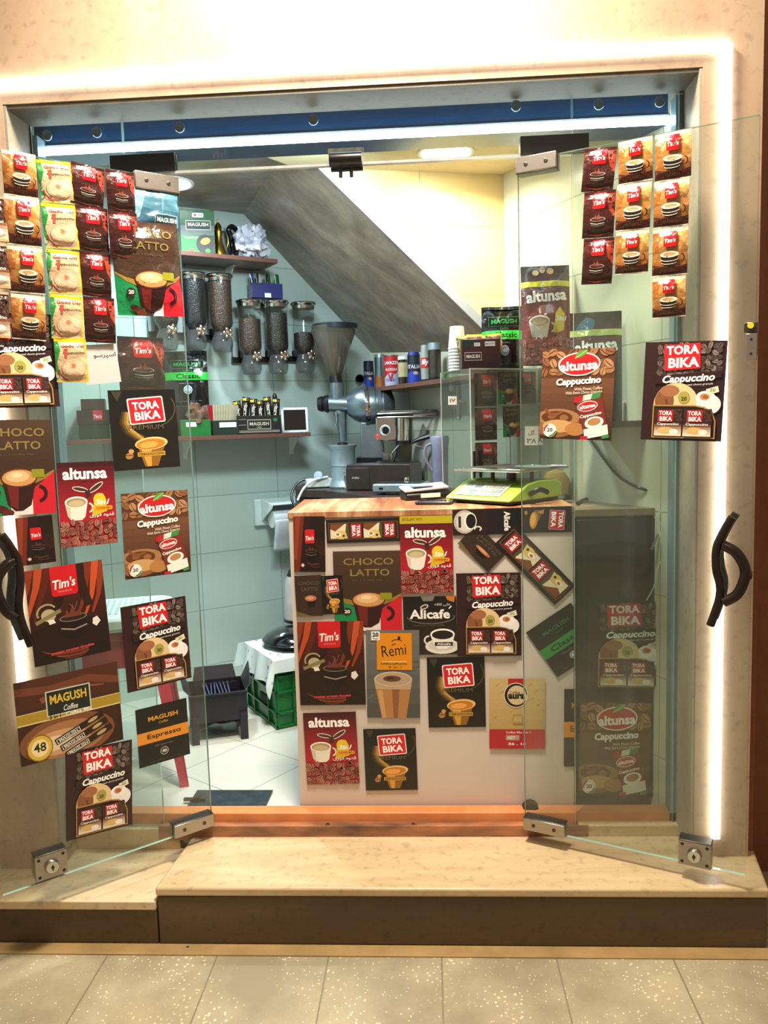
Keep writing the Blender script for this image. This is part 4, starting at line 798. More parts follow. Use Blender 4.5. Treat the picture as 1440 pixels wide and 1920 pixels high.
def strip(k, quads, plane, where, sgroup, off=.011):
    n = len(quads); nm = ['topmost', 'second from top', 'third from top', 'fourth from top', 'lowest']
    for i, (a, b, c) in enumerate(quads):
        me, W0, H0 = sach(k, i % 3); o = bpy.data.objects.new('chocolate_sachet' if k == 'choc' else 'coffee_sachet', me); COL.objects.link(o); put(o, frame(a, b, c, *plane), W0, H0, off)
        tag(o, f"{CN[k][0]}, {'lowest' if i == n-1 and n > 1 else nm[i]} {where}", CN[k][1], sgroup)
strip('tbs', [((-62, 366), (4, 372), (-55, 452)), ((-58, 455), (9, 460), (-52, 540)), ((-54, 544), (13, 550), (-48, 632))], L_, 'at the cut left edge of the photo', 'brown sachets on the left door')
strip('gold', [((0, 282), (64, 293), (5, 366)), ((4, 366), (71, 376), (11, 459)), ((11, 461), (77, 468), (18, 549)), ((18, 551), (82, 558), (25, 636))], L_, 'of the strip on the left door', 'gold sachets on the left door')
strip('good', [((65, 301), (129, 307), (73, 381)), ((74, 382), (138, 388), (82, 466)), ((83, 468), (146, 474), (90, 551)), ((91, 552), (152, 558), (97, 635)), ((98, 635), (158, 637), (106, 717))], L_, 'of the strip on the left door', 'cream sachets on the left door')
strip('choc', [((131, 304), (193, 320), (138, 384)), ((138, 385), (198, 394), (146, 470)), ((147, 471), (204, 479), (153, 555)), ((153, 556), (211, 561), (160, 642))], L_, 'of the longer dark strip, left door', 'dark sachets on the left door')
strip('choc', [((193, 320), (245, 329), (197, 397)), ((197, 397), (251, 404), (203, 486))], L_, 'of the pair beside the clear bag, left door', 'dark sachets on the left door', .02)
strip('choc', [((1099, 282), (1159, 277), (1098, 362)), ((1098, 363), (1157, 357), (1097, 449)), ((1097, 450), (1154, 446), (1094, 535))], R_, 'of the strip on the right door', 'dark sachets on the right door')
strip('gold', [((1161, 270), (1225, 257), (1160, 350)), ((1159, 350), (1224, 342), (1157, 436)), ((1157, 438), (1219, 431), (1157, 517))], R_, 'of the shorter gold strip, right door', 'gold sachets on the right door')
strip('gold', [((1230, 256), (1298, 243), (1229, 345)), ((1228, 345), (1294, 335), (1227, 431)), ((1226, 433), (1292, 425), (1225, 521)), ((1225, 524), (1287, 517), (1222, 599))], R_, 'of the longer gold strip, right door', 'gold sachets on the right door')
def bag(a, nm, TL, TR, BL, plane, lab, T=.015, off=.012, name='snack_bag', seed=1, m=None, cat='bag', wr=.005):
    fr = frame(TL, TR, BL, *plane); W, H = fr[4], fr[5]; me = a.make(nm, m or FILM, pil(T, seed, wr), 14, 16, W=W, H=H, layer=.00030); o = bpy.data.objects.new(name, me); COL.objects.link(o); put(o, fr, W, H, off); return tag(o, lab, cat)
bag(d_magblue(), 'print_blue_bag', (244, 352), (331, 366), (249, 424), L_, 'bluish clear bag with small framed lettering at the top corner of the left door', .006, .008, 'hanging_bag', 3)
bag(d_choco(True), 'print_choco_bag', (201, 412), (327, 424), (211, 592), L_, 'glossy chocolate drink bag with coffee cup on green, white and red, left door', .012, .014, 'chocolate_drink_bag', 4)
bag(d_choc(), 'print_tim_bag', (219, 630), (305, 634), (223, 732), (DL['A']-DL['n']*.03, DL['n']), 'crinkled dark bag with red tab seen above the black poster on the left door', .012, 0, 'coffee_bag', 8, wr=.009)
n_ = Art(100, 124, '#c8c0c0'); n_.text('\ufeee\ufeb3\ufeae\ufb59\ufeb3\ufe8d', 64, 88, 64, 20, '#1a1616', .015); me = n_.make('print_note', PAPER); o = bpy.data.objects.new('handwritten_note', me); COL.objects.link(o); put(o, frame((150, 648), (216, 644), (158, 722), *L_), 1, 1.24, .0008); tag(o, 'white paper note with handwriting beside the cream sachets on the left door', 'note')
# ------------------------------------------------------------------ furniture
def sheetprint(a, nm, W, H, parent=None, m=None):
    me = a.make(nm, m or CARD, W=W, H=H); o = bpy.data.objects.new(nm, me); COL.objects.link(o)
    if parent: o.parent = parent
    return o
def stick(o, loc, rz=0, tilt=0):        # print facing local -y
    o.matrix_local = Matrix.Translation(loc)@Matrix.Rotation(rz, 4, 'Z')@Matrix.Rotation(radians(90)+tilt, 4, 'X'); return o
WOODT = mstone('counter_walnut_top', '#7a4a30', '#a87250', '#dcb894', (5, .5, 1), 3.2, .3, .02); WDARK = mat('dark_laminate', '#3a2c28', .4, var=.1, scale=8, stretch=(1, 6, 1)); WHITEP = mat('white_laminate', '#cfc4bc', .4, var=.03, scale=3)
t = thing('shop_counter', 'white fronted counter with walnut top in the doorway, covered in posters', 'counter', (0, .06, 0))
G().box((0, .012, .475), (.846, .018, .93), WHITEP).build('front_panel', t); G().box((-.412, .2, .475), (.018, .37, .93), WHITEP).build('side_panel', t); G().box((.412, .2, .475), (.018, .37, .93), WHITEP).build('side_panel', t)
G().prism([(-.425, -.001), (.425, -.001), (.425, .49), (.33, .585), (.10, .61), (.0, .43), (-.44, .43)], .932, .952, WOODT).build('worktop', t, bev=.002)
G().box((.4245, .004, .47), (.003, .006, .95), STEEL).build('corner_strip', t)
t = thing('work_counter', 'dark brown counter along the back corner under the coffee grinder', 'counter')
WZ = .93
pc = C3+NB*.006+NR*.006; pb = pc-DB*.42; top = [(pc.x, pc.y), (pb.x, pb.y), (-.62, 1.38), (-.60, 1.28), (-.54, 1.20), (-.45, 1.15), (-.36, 1.0), (-.06, .505), (-.055, .44), (.0, .435)]
G().prism(top[:-1]+[(.08, .625), (.36, .60)], WZ-.032, WZ, WDARK).build('worktop', t)
G().box((-.545, 1.27, WZ-.06), (.10, .08, .06), WDARK, rz=.4).build('support_block', t)
G().prism([(-.50, 1.60), (-.42, 1.50), (-.20, 1.25), (.0, .85), (.12, .80), (-.29, 1.80)], .0, WZ-.034, WDARK).build('cabinet_body', t)
CABT = mat('cabinet_top', '#8a7660', .4, var=.06); CAB = mat('black_cabinet', '#17171a', .35, var=.1, scale=6)
t = thing('dark_cabinet', 'black cabinet with brown top standing right of the counter behind the fixed pane', 'cabinet', (.565, .10, 0))
G().prism([(-.125, 0), (.10, 0), (.09, .02), (-.01, .21), (-.125, .37)], .0, .915, CAB).build('body', t); G().prism([(-.13, -.006), (.105, -.006), (.095, .02), (-.005, .215), (-.13, .39)], .915, .935, CABT).build('top', t)
G().box((.0, -.002, .47), (.25, .006, .87), CAB).build('door', t, bev=.002)
CBP = (Vector((0, .092, 0)), Vector((0, -1, 0)))
poster('tcap', (1103, 1128), (1247, 1128), (1107, 1291), CBP, 'dim dark cappuccino poster on the black cabinet behind the right glass', .001)
poster('altc', (1088, 1316), (1222, 1318), (1094, 1490), CBP, 'dim brown bean poster low on the black cabinet behind the right glass', .001)
t = thing('door_stopper', 'black round rubber stop at the foot of the counter by the right door hinge', 'door stop', onY(995, 1518, .035)); G().lathe([(.024, 0), (.026, .006), (.024, .03), (.014, .036)], BLACK, (0, .02, 0), (0, -1, 0)).build('pad', t)

# ---- on the counter
LIME = mat('lime_plastic', '#a2cc44', .3, var=.04, coat=.5)
ctr = (onZ(830, 935, .952)+onZ(1070, 905, .952))/2
S0 = Vector((.24, .255, .952))
t = thing('weighing_scale', 'lime green price computing scale with flat steel tray on the counter', 'scale', S0, radians(-45))
g = G(); hw = .132
prof = [(-.135, .012), (-.13, .020), (-.045, .062), (.01, .070), (.10, .068), (.13, .05), (.13, .012)]
def ln(x0, x1, pr, m):
    vs = [(x0, y, z) for y, z in pr]+[(x1, y, z) for y, z in pr]; n = len(pr); g.faces(vs, [tuple(range(n)), tuple(range(n, 2*n))[::-1]]+[(i, (i+1) % n, n+(i+1) % n, n+i) for i in range(n)], m)
ln(-hw, hw, prof, LIME); g.build('body', t, bev=.012)
g = G(); g.box((0, .0, .010), (.245, .24, .012), BLACK)
for x in (-.10, .10):
    for y in (-.10, .10): g.cyl((x, y, 0), (x, y, .008), .014, BLACK)
g.build('base', t)
k = sheetprint(d_keys(), 'keypad', .19, .072, t); k.matrix_local = Matrix.Translation((-.015, -.0885, .0435))@Matrix.Rotation(radians(27), 4, 'X')
for x in (-.08, 0, .08): G().cyl((x, .04, .06), (x, .04, .098), .007 if x else .016, DSTEEL).build('support_post', t)
g = G(); g.box((0, .035, .100), (.27, .25, .004), CHROME); g.box((0, -.088, .104), (.27, .004, .008), CHROME).box((0, .158, .104), (.27, .004, .008), CHROME).box((-.133, .035, .104), (.004, .25, .008), CHROME).box((.133, .035, .104), (.004, .25, .008), CHROME); g.build('weighing_tray', t, bev=.002)
G().tube([(.12, -.02, .03), (.15, -.05, .035), (.165, -.03, .045), (.17, .0, .035)], .008, BLACK).build('power_lead', t)
P = onZ(800, 938, .952); t = thing('card_terminal', 'grey and black card payment terminal lying left of the green scale', 'card reader', P+Vector((0, .05, 0)), radians(22))
g = G(); ln(-.085, .085, [(-.035, .0), (-.035, .022), (.035, .034), (.035, 0)], BLACK); g.build('body', t, bev=.006)
g = G(); g.slab([(-.088, -.03, .026), (.07, -.03, .034), (.07, .034, .046), (-.088, .034, .038)], (0, 0, .008), mat('silver_plastic', '#b4b2b4', .35)); g.build('cover', t, bev=.003); G().box((0, -.036, .015), (.07, .002, .014), WHITE).build('paper_label', t); G().box((-.02, .0, .0445), (.07, .045, .003), mat('key_blue', '#7a8aa8', .4)).build('keypad', t)
P = onZ(815, 945, .952); t = thing('mobile_phone', 'dark mobile phone lying flat on the counter top before the terminal', 'phone', P+Vector((0, 0, .001)), radians(-12))
G().box((0, 0, .005), (.115, .062, .010), mat('phone_case', '#3a3a40', .3, .4)).build('case', t, bev=.004); G().box((0, 0, .0105), (.092, .054, .001), mat('phone_screen', '#0c0e12', .06, coat=1)).build('screen', t)
ACR = mglass('acrylic', '#dfe6e2', .10, 1.2, '#8a8c84'); ACE = mat('acrylic_edge', '#c8ccc4', .2, coat=.5)
# clear display box
bx = onY(950, 905, .66); BR_ = radians(28); BW, BD, BH = .29, .20, .43; BXC = Vector((.403, .545, .953))-wdir(28)*BW/2+wnorm(28)*BD/2
t = thing('acrylic_display_box', 'clear acrylic display box holding sachets behind the green scale', 'display box', BXC, BR_)
g = G(); x, y = BW/2, BD/2
for a, b in (((-x, -y), (x, -y)), ((x, -y), (x, y)), ((-x, y), (x, y)), ((-x, -y), (-x, y))): g.faces([(a[0], a[1], 0), (b[0], b[1], 0), (b[0], b[1], BH), (a[0], a[1], BH)], [(0, 1, 2, 3)], ACR)
g.build('panels', t); g = G(); g.box((0, 0, BH), (BW, BD, .004), ACR); g.build('lid', t)
g = G()
for i in (-x, x):
    for j in (-y, y): g.box((i, j, BH/2), (.003, .003, BH), ACE)
for j in (-y, y): g.box((0, j, BH), (BW, .003, .004), ACE)
g.build('edges', t)
g = G(); g.box((-x+.035, -y-.001, .10), (.012, .001, .11), BLACK).box((-x+.010, -y-.001, .10), (.008, .001, .11), BLACK); g.build('slot', t)
BXM = Matrix.Translation(BXC)@Matrix.Rotation(BR_, 4, 'Z')
fy = (BXM@Vector((0, -y+.018, 0)), BXM.to_3x3()@Vector((0, -1, 0)))
strip('choc', [((889, 700), (930, 700), (890, 762)), ((890, 765), (931, 764), (892, 826)), ((891, 830), (932, 829), (893, 886))], fy, 'inside the clear display box', 'sachets in the display box', 0)
strip('choc', [((968, 697), (1004, 697), (968, 757))], fy, 'at the right inside the clear display box', 'sachets in the display box', 0)
for i, q in enumerate([((931, 697), (968, 697), (934, 758)), ((940, 762), (974, 761), (944, 820))]):
    a = d_chs(); fr = frame(*q, *fy); me = d_choco(False).make('print_latto', FILM, pil(.006, 2+i), 8, 8, W=fr[4], H=fr[5]); o = bpy.data.objects.new('chocolate_sachet', me); COL.objects.link(o); put(o, fr, fr[4], fr[5], .008); tag(o, ['upper', 'lower'][i]+' brown and green sachet in the middle of the clear display box', 'chocolate sachet', 'sachets in the display box')
fy2 = (BXM@Vector((0, -y-.003, 0)), fy[1])
for (nm, a, q, lab) in (('price_tag', d_tag('\u06f1\u06f7'), ((840, 743), (856, 743), (840, 759)), 'small white price tag on the left of the clear display box'), ('price_tag', d_tag('\u06f3\u06f8', '\ufede\ufb94', 100, 150), ((984, 799), (1009, 799), (986, 835)), 'white price tag with red and blue writing on the clear display box')):
    fr = frame(*q, *fy2); o = sheetprint(a, nm, fr[4], fr[5]); put(o, fr, fr[4], fr[5], .001); tag(o, lab, 'price tag')
BEAN = mat('coffee_beans', '#2a1c16', .4, var=.5, scale=160, bump=1, bscale=170, coat=.3); BEANB = mat('coffee_beans_brown', '#4a3428', .45, var=.5, scale=150, bump=1, bscale=160, coat=.2); BEANK = mat('black_beans', '#12141c', .3, var=.6, scale=170, bump=1, bscale=180, coat=.5)
def vol(name, lab, cat, px, py, Y): return thing(name, lab, cat, onY(px, py, Y))
# jars right of the display box
# things on top of the display box
ZB = BXC.z+BH+.003
U28 = wdir(28)
def onbox(px, py, d=0): return onP(px, py, BXC-Vector((0, y-.03-d, 0)), Vector((0, -1, 0)))
def card_box(nm, lab, P, W, D, H, rz, base, art=None, cat='box', open_=False):
    t = thing(nm, lab, cat, P, rz); m = mat('card_'+base, base, .4, var=.05); g = G()
    if open_:
        for a, b, c, d in ((0, -D/2, W, .002), (0, D/2, W, .002)): g.box((a, b, H/2), (c, d, H), m)
        for s in (-1, 1): g.box((s*W/2, 0, H/2), (.002, D, H), m)
        g.box((0, 0, .001), (W, D, .002), m)
    else: g.box((0, 0, H/2), (W, D, H), m)
    g.build('carton', t, bev=.001)
    if art: stick(sheetprint(art, 'front_print', W*.98, H*.96, t), (0, -D/2-.0018, H/2))
    return t
# upside-down stack reads as a tapering column: narrow end up
t = thing('paper_cup_stack', 'stack of white paper cups at the left end of the display box top', 'cups', BXC+Vector((0, 0, BH+.003))-wdir(28)*.105+wnorm(28)*.05)
CUPM = mat('paper_cup', '#dfe5e6', .5, var=.02)
for i in range(8): G().lathe([(.033, 0), (.0335, .003), (.031, .004), (.024, .078), (.0001, .079)], CUPM, (0, 0, i*.011), seg=24).build('cup', t)
W = .13; t = card_box('sachet_box', 'dark brown open box filled with yellow sachets on top of the display box', BXC+Vector((0, 0, BH+.003))-wdir(28)*.072-wnorm(28)*.045, W, .07, .098, radians(5), '#33181a', d_magbrown(), open_=True)
def inbox(k, n, t0, x0, x1, z, w, h, lab, cat, name, tilt=-.12, yy=0.0, rz=0):
    for i in range(n):
        a = dict(good=d_good, tbs=d_tbs)[k](); me = _S.setdefault((k, 'mini'), (a.make('mini_'+k, FILM, pil(.004, 1.3), 5, 6, W=.07, H=.09), 0, 0))[0]
        o = bpy.data.objects.new(name, me); COL.objects.link(o); M = t0.matrix_world if 0 else Matrix.Translation(t0.location)@Matrix.Rotation(t0.rotation_euler.z, 4, 'Z')
        f = i/max(1, n-1); o.matrix_world = M@Matrix.Translation((x0+(x1-x0)*f, yy+.006*(i % 3), z+.004*(i % 2)))@Matrix.Rotation(rz+.12*((i*7) % 5-2)/2, 4, 'Y')@Matrix.Rotation(radians(90)+tilt, 4, 'X')@Matrix.Diagonal((w/.07, h/.09, 1, 1)); tag(o, lab, cat, lab[:40])
inbox('good', 4, t, -.05, .05, .085, .055, .06, 'yellow cappuccino sachet standing in the dark brown box above the display', 'coffee sachet', 'coffee_sachet')
def standbag(a, nm, lab, Pb, px0, px1, ytop, depth, name, seed, rz=0, lean=.08, cat='coffee bag', H=None):
    k = mpp(Pb); W = (px1-px0)*k; base = Pb
    tp = onP((px0+px1)/2, ytop, Pb, Vector((0, -1, 0))); H = H or tp.z-Pb.z
    def h(u, v): 
        e = max(0, 1-v)**.7*.5+.5*max(0, sin(pi*min(1, v*1.05))); s = max(0, sin(pi*u))**.5
        return depth*.5*e*s+.006*noise.noise(Vector((u*3+seed, v*4, seed)))*(.4+s)+.004*noise.noise(Vector((u*8, v*9+seed, 1)))*s
    me = a.make(nm, FILM, h, 14, 18, W=W, H=H, layer=.00040); o = bpy.data.objects.new(name, me); COL.objects.link(o)
    o.matrix_world = Matrix.Translation(base)@Matrix.Rotation(rz, 4, 'Z')@Matrix.Rotation(-lean, 4, 'X')@Matrix.Translation((0, 0, H/2))@Matrix.Rotation(radians(90), 4, 'X'); return tag(o, lab, cat)
Pb = BXC+Vector((0, 0, BH+.003))+wdir(28)*.03; Pb.x = onP(943, 690, Pb, Vector((0, -1, 0))).x
standbag(d_magbag(), 'print_classic_bag', 'shiny black bag with green Classic band standing on the clear display box', Pb, 906, 982, 574, .07, 'coffee_bag', 1)
Pb = Vector((.39, .40, ZB)); Pb.x = onP(1025, 690, Pb, Vector((0, -1, 0))).x
t = thing('acrylic_bin', 'narrow clear acrylic bin under the large red coffee bag, right of the display box', 'bin', (.432, .432, .954)); g = G()
for a, b in (((-.05, -.05), (.05, -.05)), ((.05, -.05), (.05, .05)), ((-.05, .05), (.05, .05)), ((-.05, -.05), (-.05, .05))): g.faces([(a[0], a[1], 0), (b[0], b[1], 0), (b[0], b[1], ZB-.958), (a[0], a[1], ZB-.958)], [(0, 1, 2, 3)], ACR)
g.build('panels', t); G().box((0, 0, ZB-.957), (.102, .102, .003), ACE).build('lid', t); G().lathe([(.0001, .003), (.044, .003), (.046, .05), (.03, .075), (.0001, .085)], mat('tan_powder', '#a88a4c', .8, var=.1)).build('contents', t)
standbag(d_altbag(), 'print_altunsa_bag', 'large red and brown coffee bag with yellow band right of the display box', Pb, 980, 1070, 495, .09, 'coffee_bag', 5, 0)
t = thing('wall_shelf', 'small wall shelf on the right wall behind the brown bean poster', 'shelf', onR(1118, 790, .10)-Vector((0, 0, 0)), math.atan2(-DR.y, -DR.x)); G().box((0, 0, -.01), (.22, .19, .018), WDARK).build('board', t); SH = t.location.z-.001
Pb = t.location.copy(); Pb.z = SH
standbag(d_altbag(True), 'print_dark_bag', 'black and pale green coffee bag behind the brown bean poster of the right door', Pb, 1078, 1172, 582, .08, 'coffee_bag', 9, radians(-8))
# switch and cable on the right wall
P = onR(1160, 777, .004); t = thing('wall_socket', 'white double socket plate on the right wall beside the brown bean poster', 'socket', P, math.atan2(-DR.y, -DR.x)); G().box((0, .001, 0), (.05, .008, .075), WHITE).build('plate', t, bev=.003); G().box((0, -.004, 0), (.03, .004, .05), mat('white_insert', '#c8cec8', .4)).build('insert', t)
def cable(name, lab, pts, r, m, cat='cable'): return tag(G().tube(pts, r, m, 8, 8).build(name), lab, cat)
ZC = .942
cable('power_cable', 'black cable hanging down the right wall and looping on the cabinet top', [onR(1100, 812, .012), onR(1125, 850, .012), onR(1160, 893, .014), onR(1200, 915, .014), onY(1236, 925, .14), onY(1247, 936, .125), onZ(1230, 946, ZC), onZ(1205, 943, ZC), onZ(1178, 933, ZC), onZ(1150, 931, ZC), onZ(1100, 935, ZC), onZ(1082, 944, ZC)], .0045, BLACK)
t = thing('hanging_wire', 'white looped wire with wooden grip hanging in front of the black cabinet', 'wire', onY(1240, 962, .075))
o0 = t.location; q = lambda px, py: onY(px, py, .075)-o0
G().tube([q(1240, 985), q(1235, 970), q(1240, 958), q(1249, 962), q(1247, 975), q(1241, 988)], .0016, WHITE).build('loop', t); G().tube([q(1241, 986), q(1238, 1010), q(1242, 1040), q(1232, 1070), q(1226, 1100), q(1212, 1126)], .0016, WHITE).build('cord', t); G().tube([q(1234, 1002), q(1228, 1015), q(1221, 1031)], .004, STEEL, rs=(.003, .005)).build('grip', t)

# ------------------------------------------------------------------ back wall: shelves, dispensers
SHW = mat('brown_shelf', '#6e4a40', .35, var=.08, scale=10, stretch=(6, 1, 1))
def shelf(lab, px0, py0, px1, py1, D, brs):
    a = onB(px0, py0, D); b = onB(px1, py1, D); z = (a.z+b.z)/2; a0 = a-NB*D; b0 = b-NB*D; L = (b0-a0).length
    t = thing('wall_shelf', lab, 'shelf', (a0.x, a0.y, z), radians(TB)); G().box((L/2, -D/2, -.009), (L, D-.002, .018), SHW).build('board', t, bev=.001)
    for px in brs:
        P = onB(px, py1+8, .0); s = (P-a0).dot(DB); g = G(); g.box((s, -.004, -.06), (.022, .005, .09), WHITE); g.box((s, -.05, -.0205), (.02, .10, .004), WHITE)
        g.slab([(s-.002, -.006, -.025), (s-.002, -.09, -.022), (s-.002, -.006, -.10)], (.004, 0, 0), WHITE); g.build('bracket', t)
    return z
ZT_ = shelf('brown wall shelf high on the back wall under the stair, with a green box', 150, 445, 521, 492, .20, (425,))
ZM = shelf('long brown wall shelf at mid height on the back wall', 60, 826, 583, 812, .20, (345, 545))
def onshelf(px, py, z, off=.10):
    P = onB(px, py, off); P.z = z+.0005; return P
RB = radians(TB)
P = onshelf(372, 463, ZT_); k = mpp(P); card_box('coffee_box', 'green and black coffee box on the highest shelf left of the brass pot', P, 62*k, .10, 80*k, RB-.35, '#123a1e', d_maggreen())
BRASS = mat('brass', '#a88a3c', .28, .95, .15, 30)
P = onshelf(411, 468, ZT_); k = mpp(P); t = thing('brass_pot', 'slender brass coffee pot on the highest shelf beside the green box', 'pot', P)
G().lathe([(12*k, 0), (13*k, 4*k), (13*k, 12*k), (8*k, 26*k), (6*k, 40*k), (8*k, 50*k), (5*k, 54*k), (7*k, 56*k)], BRASS).build('body', t); G().lathe([(7*k, 56*k), (5*k, 62*k), (1.5*k, 66*k), (2*k, 70*k), (.0001, 73*k)], BRASS).build('lid', t); G().tube([(6*k, 0, 50*k), (16*k, 0, 44*k), (17*k, 0, 26*k), (10*k, 0, 14*k)], 1.2*k, BRASS).build('handle', t); G().tube([(-10*k, 0, 16*k), (-16*k, 0, 30*k), (-14*k, 0, 42*k)], 1.2*k, BRASS).build('spout', t)
P = onshelf(434, 470, ZT_, .08); k = mpp(P); tag(G().tube([(0, 0, .0), (2*k, 0, 20*k), (-1*k, 0, 45*k), (-4*k, 0, 56*k), (3*k, 0, 62*k), (14*k, 0, 52*k), (24*k, 0, 36*k), (34*k, 0, 22*k)], 5*k, mat('black_gloss', '#0c0e18', .12, coat=.8)).build('curved_black_handle', loc=P), 'glossy black curved handle standing between the brass pot and the white plastic bag', 'handle')
P = onshelf(471, 482, ZT_, .16); k = mpp(P); g = G(); g.ball((0, 0, 30*k), 29*k, mat('white_plastic_film', '#c4c8d8', .3, var=.08, coat=.5), (.95, .8, 1.0), 40)
for v in g.bm.verts:
    d = (v.co-Vector((0, 0, 30*k))); n1 = noise.noise(v.co*38+Vector((3, 1, 7))); n2 = noise.noise(v.co*90); v.co += d*(n1*.7+n2*.35); v.co.z += (6*k if d.z > 10*k else 0)*noise.noise(v.co*60); v.co.z = max(v.co.z, 0)
tag(g.build('crumpled_plastic_bag', loc=P, sharp=25), 'crumpled white plastic bag at the end of the highest shelf', 'bag')
# coffee dispensers
KNOBM = mat('polished_knob', '#e8d8c8', .08, 1, .02); JAR = mglass('jar_clear', '#f2f6f6', .012, 1.0)
CHUTE = mglass('smoked_cup', '#d0d4d4', .14, 1.2, '#8c8c90')
rows = [((307, 514), 622, BEANB, 1), ((361, 516), 624, BEANK, 1), ((411, 519), 628, BEANB, .98), ((466, 567), 671, BEANB, .66), ((517, 568), 670, BEAN, .80), ((568, 571), 669, BEAN, .36)]
labs = ['coffee dispenser hidden behind the chocolate bag, only its tap and cup showing', 'tall bean dispenser full of black beans, upper row right of the left door edge', 'tall bean dispenser full of brown beans, right end of the upper row', 'bean dispenser two thirds full, left of the lower row', 'bean dispenser with dark beans, middle of the lower row', 'nearly empty bean dispenser at the right end of the lower row']
for i, ((lx, ly), ky, bm_, fill) in enumerate(rows):
    Pt = onB(lx, ly, .11); Pk = onB(lx, ky, .11); k = mpp(Pt); r = .052; H = Pt.z-Pk.z
    t = thing('coffee_dispenser', labs[i], 'dispenser', (Pt.x, Pt.y, Pk.z), RB, 'wall mounted coffee bean dispensers')
    _g = G().lathe([(.030, .01), (r-.004, .035), (r, .05), (r, H-.01)], JAR, seg=32); jar_ = _g.build('jar', t); hb = .04+(H-.05)*fill
    G().lathe([(.0001, .012), (.026, .014), (r-.007, .037), (r-.003, .052), (r-.003, hb), (.02, hb+.006), (.0001, hb+.008)], bm_, seg=32).build('beans', jar_)
    G().lathe([(r+.001, H-.022), (r+.002, H-.008), (r+.008, H-.002), (r+.009, H+.003), (r+.006, H+.008), (.0001, H+.010)], CHROME, seg=32).build('lid', jar_)
    ch_ = G().lathe([(.033, .012), (.036, .0), (.046, -.02), (.047, -.05), (.040, -.072), (.034, -.078)], CHUTE, seg=28).build('chute', t)
    g = G(); g.box((0, .05, .02), (.05, .10, .03), BLACK); g.box((-.042, .085, .045), (.026, .008, .07), mat('mount_plate', '#b8c4c8', .4)); g.box((.042, .085, .045), (.026, .008, .07), mat('mount_plate', '#b8c4c8', .4)); g.box((0, .092, .0), (.112, .012, .03), BLACK); g.build('wall_mount', t)
    g = G(); g.lathe([(.009, 0), (.009, .02), (.014, .024), (.012, .034), (.0001, .036)], KNOBM, (0, -.045, .002), (0, -1, 0), 16)
    for q in range(5):
        a = 2*pi*q/5+.3*i; g.ball((.016*cos(a), -.074, .002+.016*sin(a)), .0085, KNOBM, (1, .7, 1), 12)
    g.build('knob', ch_)
# stick sachets above the lower dispensers
P = onB(498, 561, .06); k = mpp(P); t = card_box('stick_sachet_box', 'small blue and black box of stick sachets above the lower dispensers', P, 58*k, .07, 27*k, RB-.1, '#1c2060', None, open_=True); G().box((0, -.037, .012), (.03, .002, .02), WHITE).build('price_label', t); G().box((0, .02, -.012), (.12, .10, .02), BLACK).build('ledge', t)
SC = [mat('stick_blue', '#1a2a7a', .25, coat=.5), mat('stick_green', '#12602c', .25, coat=.5), mat('stick_black', '#14181c', .25, coat=.5), mat('stick_white', '#c8ccd8', .3, coat=.5)]
MT = Matrix.Translation(t.location)@Matrix.Rotation(t.rotation_euler.z, 4, 'Z')
for i, c in enumerate((0, 2, 3, 2, 1, 1, 1, 1)):
    g = G(); g.sheet(lambda u, v: ((u-.5)*.016, -.004*sin(pi*u)*sin(pi*v), v*.095), 4, 6, SC[c]); g.sheet(lambda u, v: ((u-.5)*.016, .001, v*.095), 1, 1, SC[c]); o = g.build('stick_sachet'); o.matrix_world = MT@Matrix.Translation((-.062+i*.0178, -.02+.01*(i % 3), .018))@Matrix.Rotation(.05*((i*3) % 5-2), 4, 'Y'); tag(o, ['blue', 'green', 'black', 'white'][c]+' stick sachet standing in the box above the lower dispensers', 'stick sachet', ['blue', 'green', 'black', 'white'][c]+' stick sachets on the back wall')
# middle shelf
P = onshelf(180, 822, ZM, .09); k = mpp(P); card_box('tea_box', 'dark green box lowest in the pile at the left of the middle shelf', P, 54*k, .09, 26*k, RB-.3, '#12301e', None)
P2 = P.copy(); P2.z += 26*k+.001; card_box('chocolate_box', 'dark box with red tab, middle of the pile at the middle shelf left end', P2, 58*k, .09, 27*k, RB-.3, '#2a1416', Art(100, 46, '#2a1416').rect(48, 14, 78, 46, '#b81c28').text("Tim's", 63, 26, 24, 12, '#e8dcdc', .02, .2))
P3 = P2.copy(); P3.z += 27*k+.001; card_box('chocolate_box', 'small dark box on top of the pile at the left of the middle shelf', P3, 42*k, .08, 20*k, RB-.3, '#341a1c', None)
P = onshelf(350, 812, ZM, .05); k = mpp(P); card_box('cardboard_carton', 'plain dark carton behind the green box on the middle shelf', P, 60*k, .06, 56*k, RB, '#1c1a18')
Pb = P.copy(); Pb.z += 56*k+.001; Pb += DB*.012
nb = standbag(d_magbag(), 'print_classic_bag_far', 'black bag with green Classic band over the middle shelf, behind the left door edge', Pb, 326, 405, 658, .05, 'coffee_bag', 7, RB-.45, .02)
P = onshelf(366, 814, ZM, .14); k = mpp(P); t = card_box('sachet_box', 'bright green open box with a clear bag of coffee on the middle shelf', P, 54*k, .08, 30*k, RB-.2, '#176a2c', None, open_=True); G().box((-.02, -.042, .05), (.045, .001, .02), WHITE).build('price_label', t)
g = G(); g.ball((.01, 0, 38*k), 22*k, mat('clear_bag_coffee', '#6e5040', .2, var=.3, scale=30, coat=.8), (1, .8, 1), 24)
for v in g.bm.verts: v.co += (v.co-Vector((.01, 0, 38*k)))*noise.noise(v.co*45)*.5
g.build('bag_of_coffee', t)
P = onshelf(421, 813, ZM, .14); k = mpp(P); t = card_box('sachet_box', 'dark green open box of cream sachets in the middle of the shelf', P, 48*k, .08, 27*k, RB-.2, '#15281c', None, open_=True); G().box((.01, -.042, .045), (.075, .001, .022), WHITE).build('price_label', t)
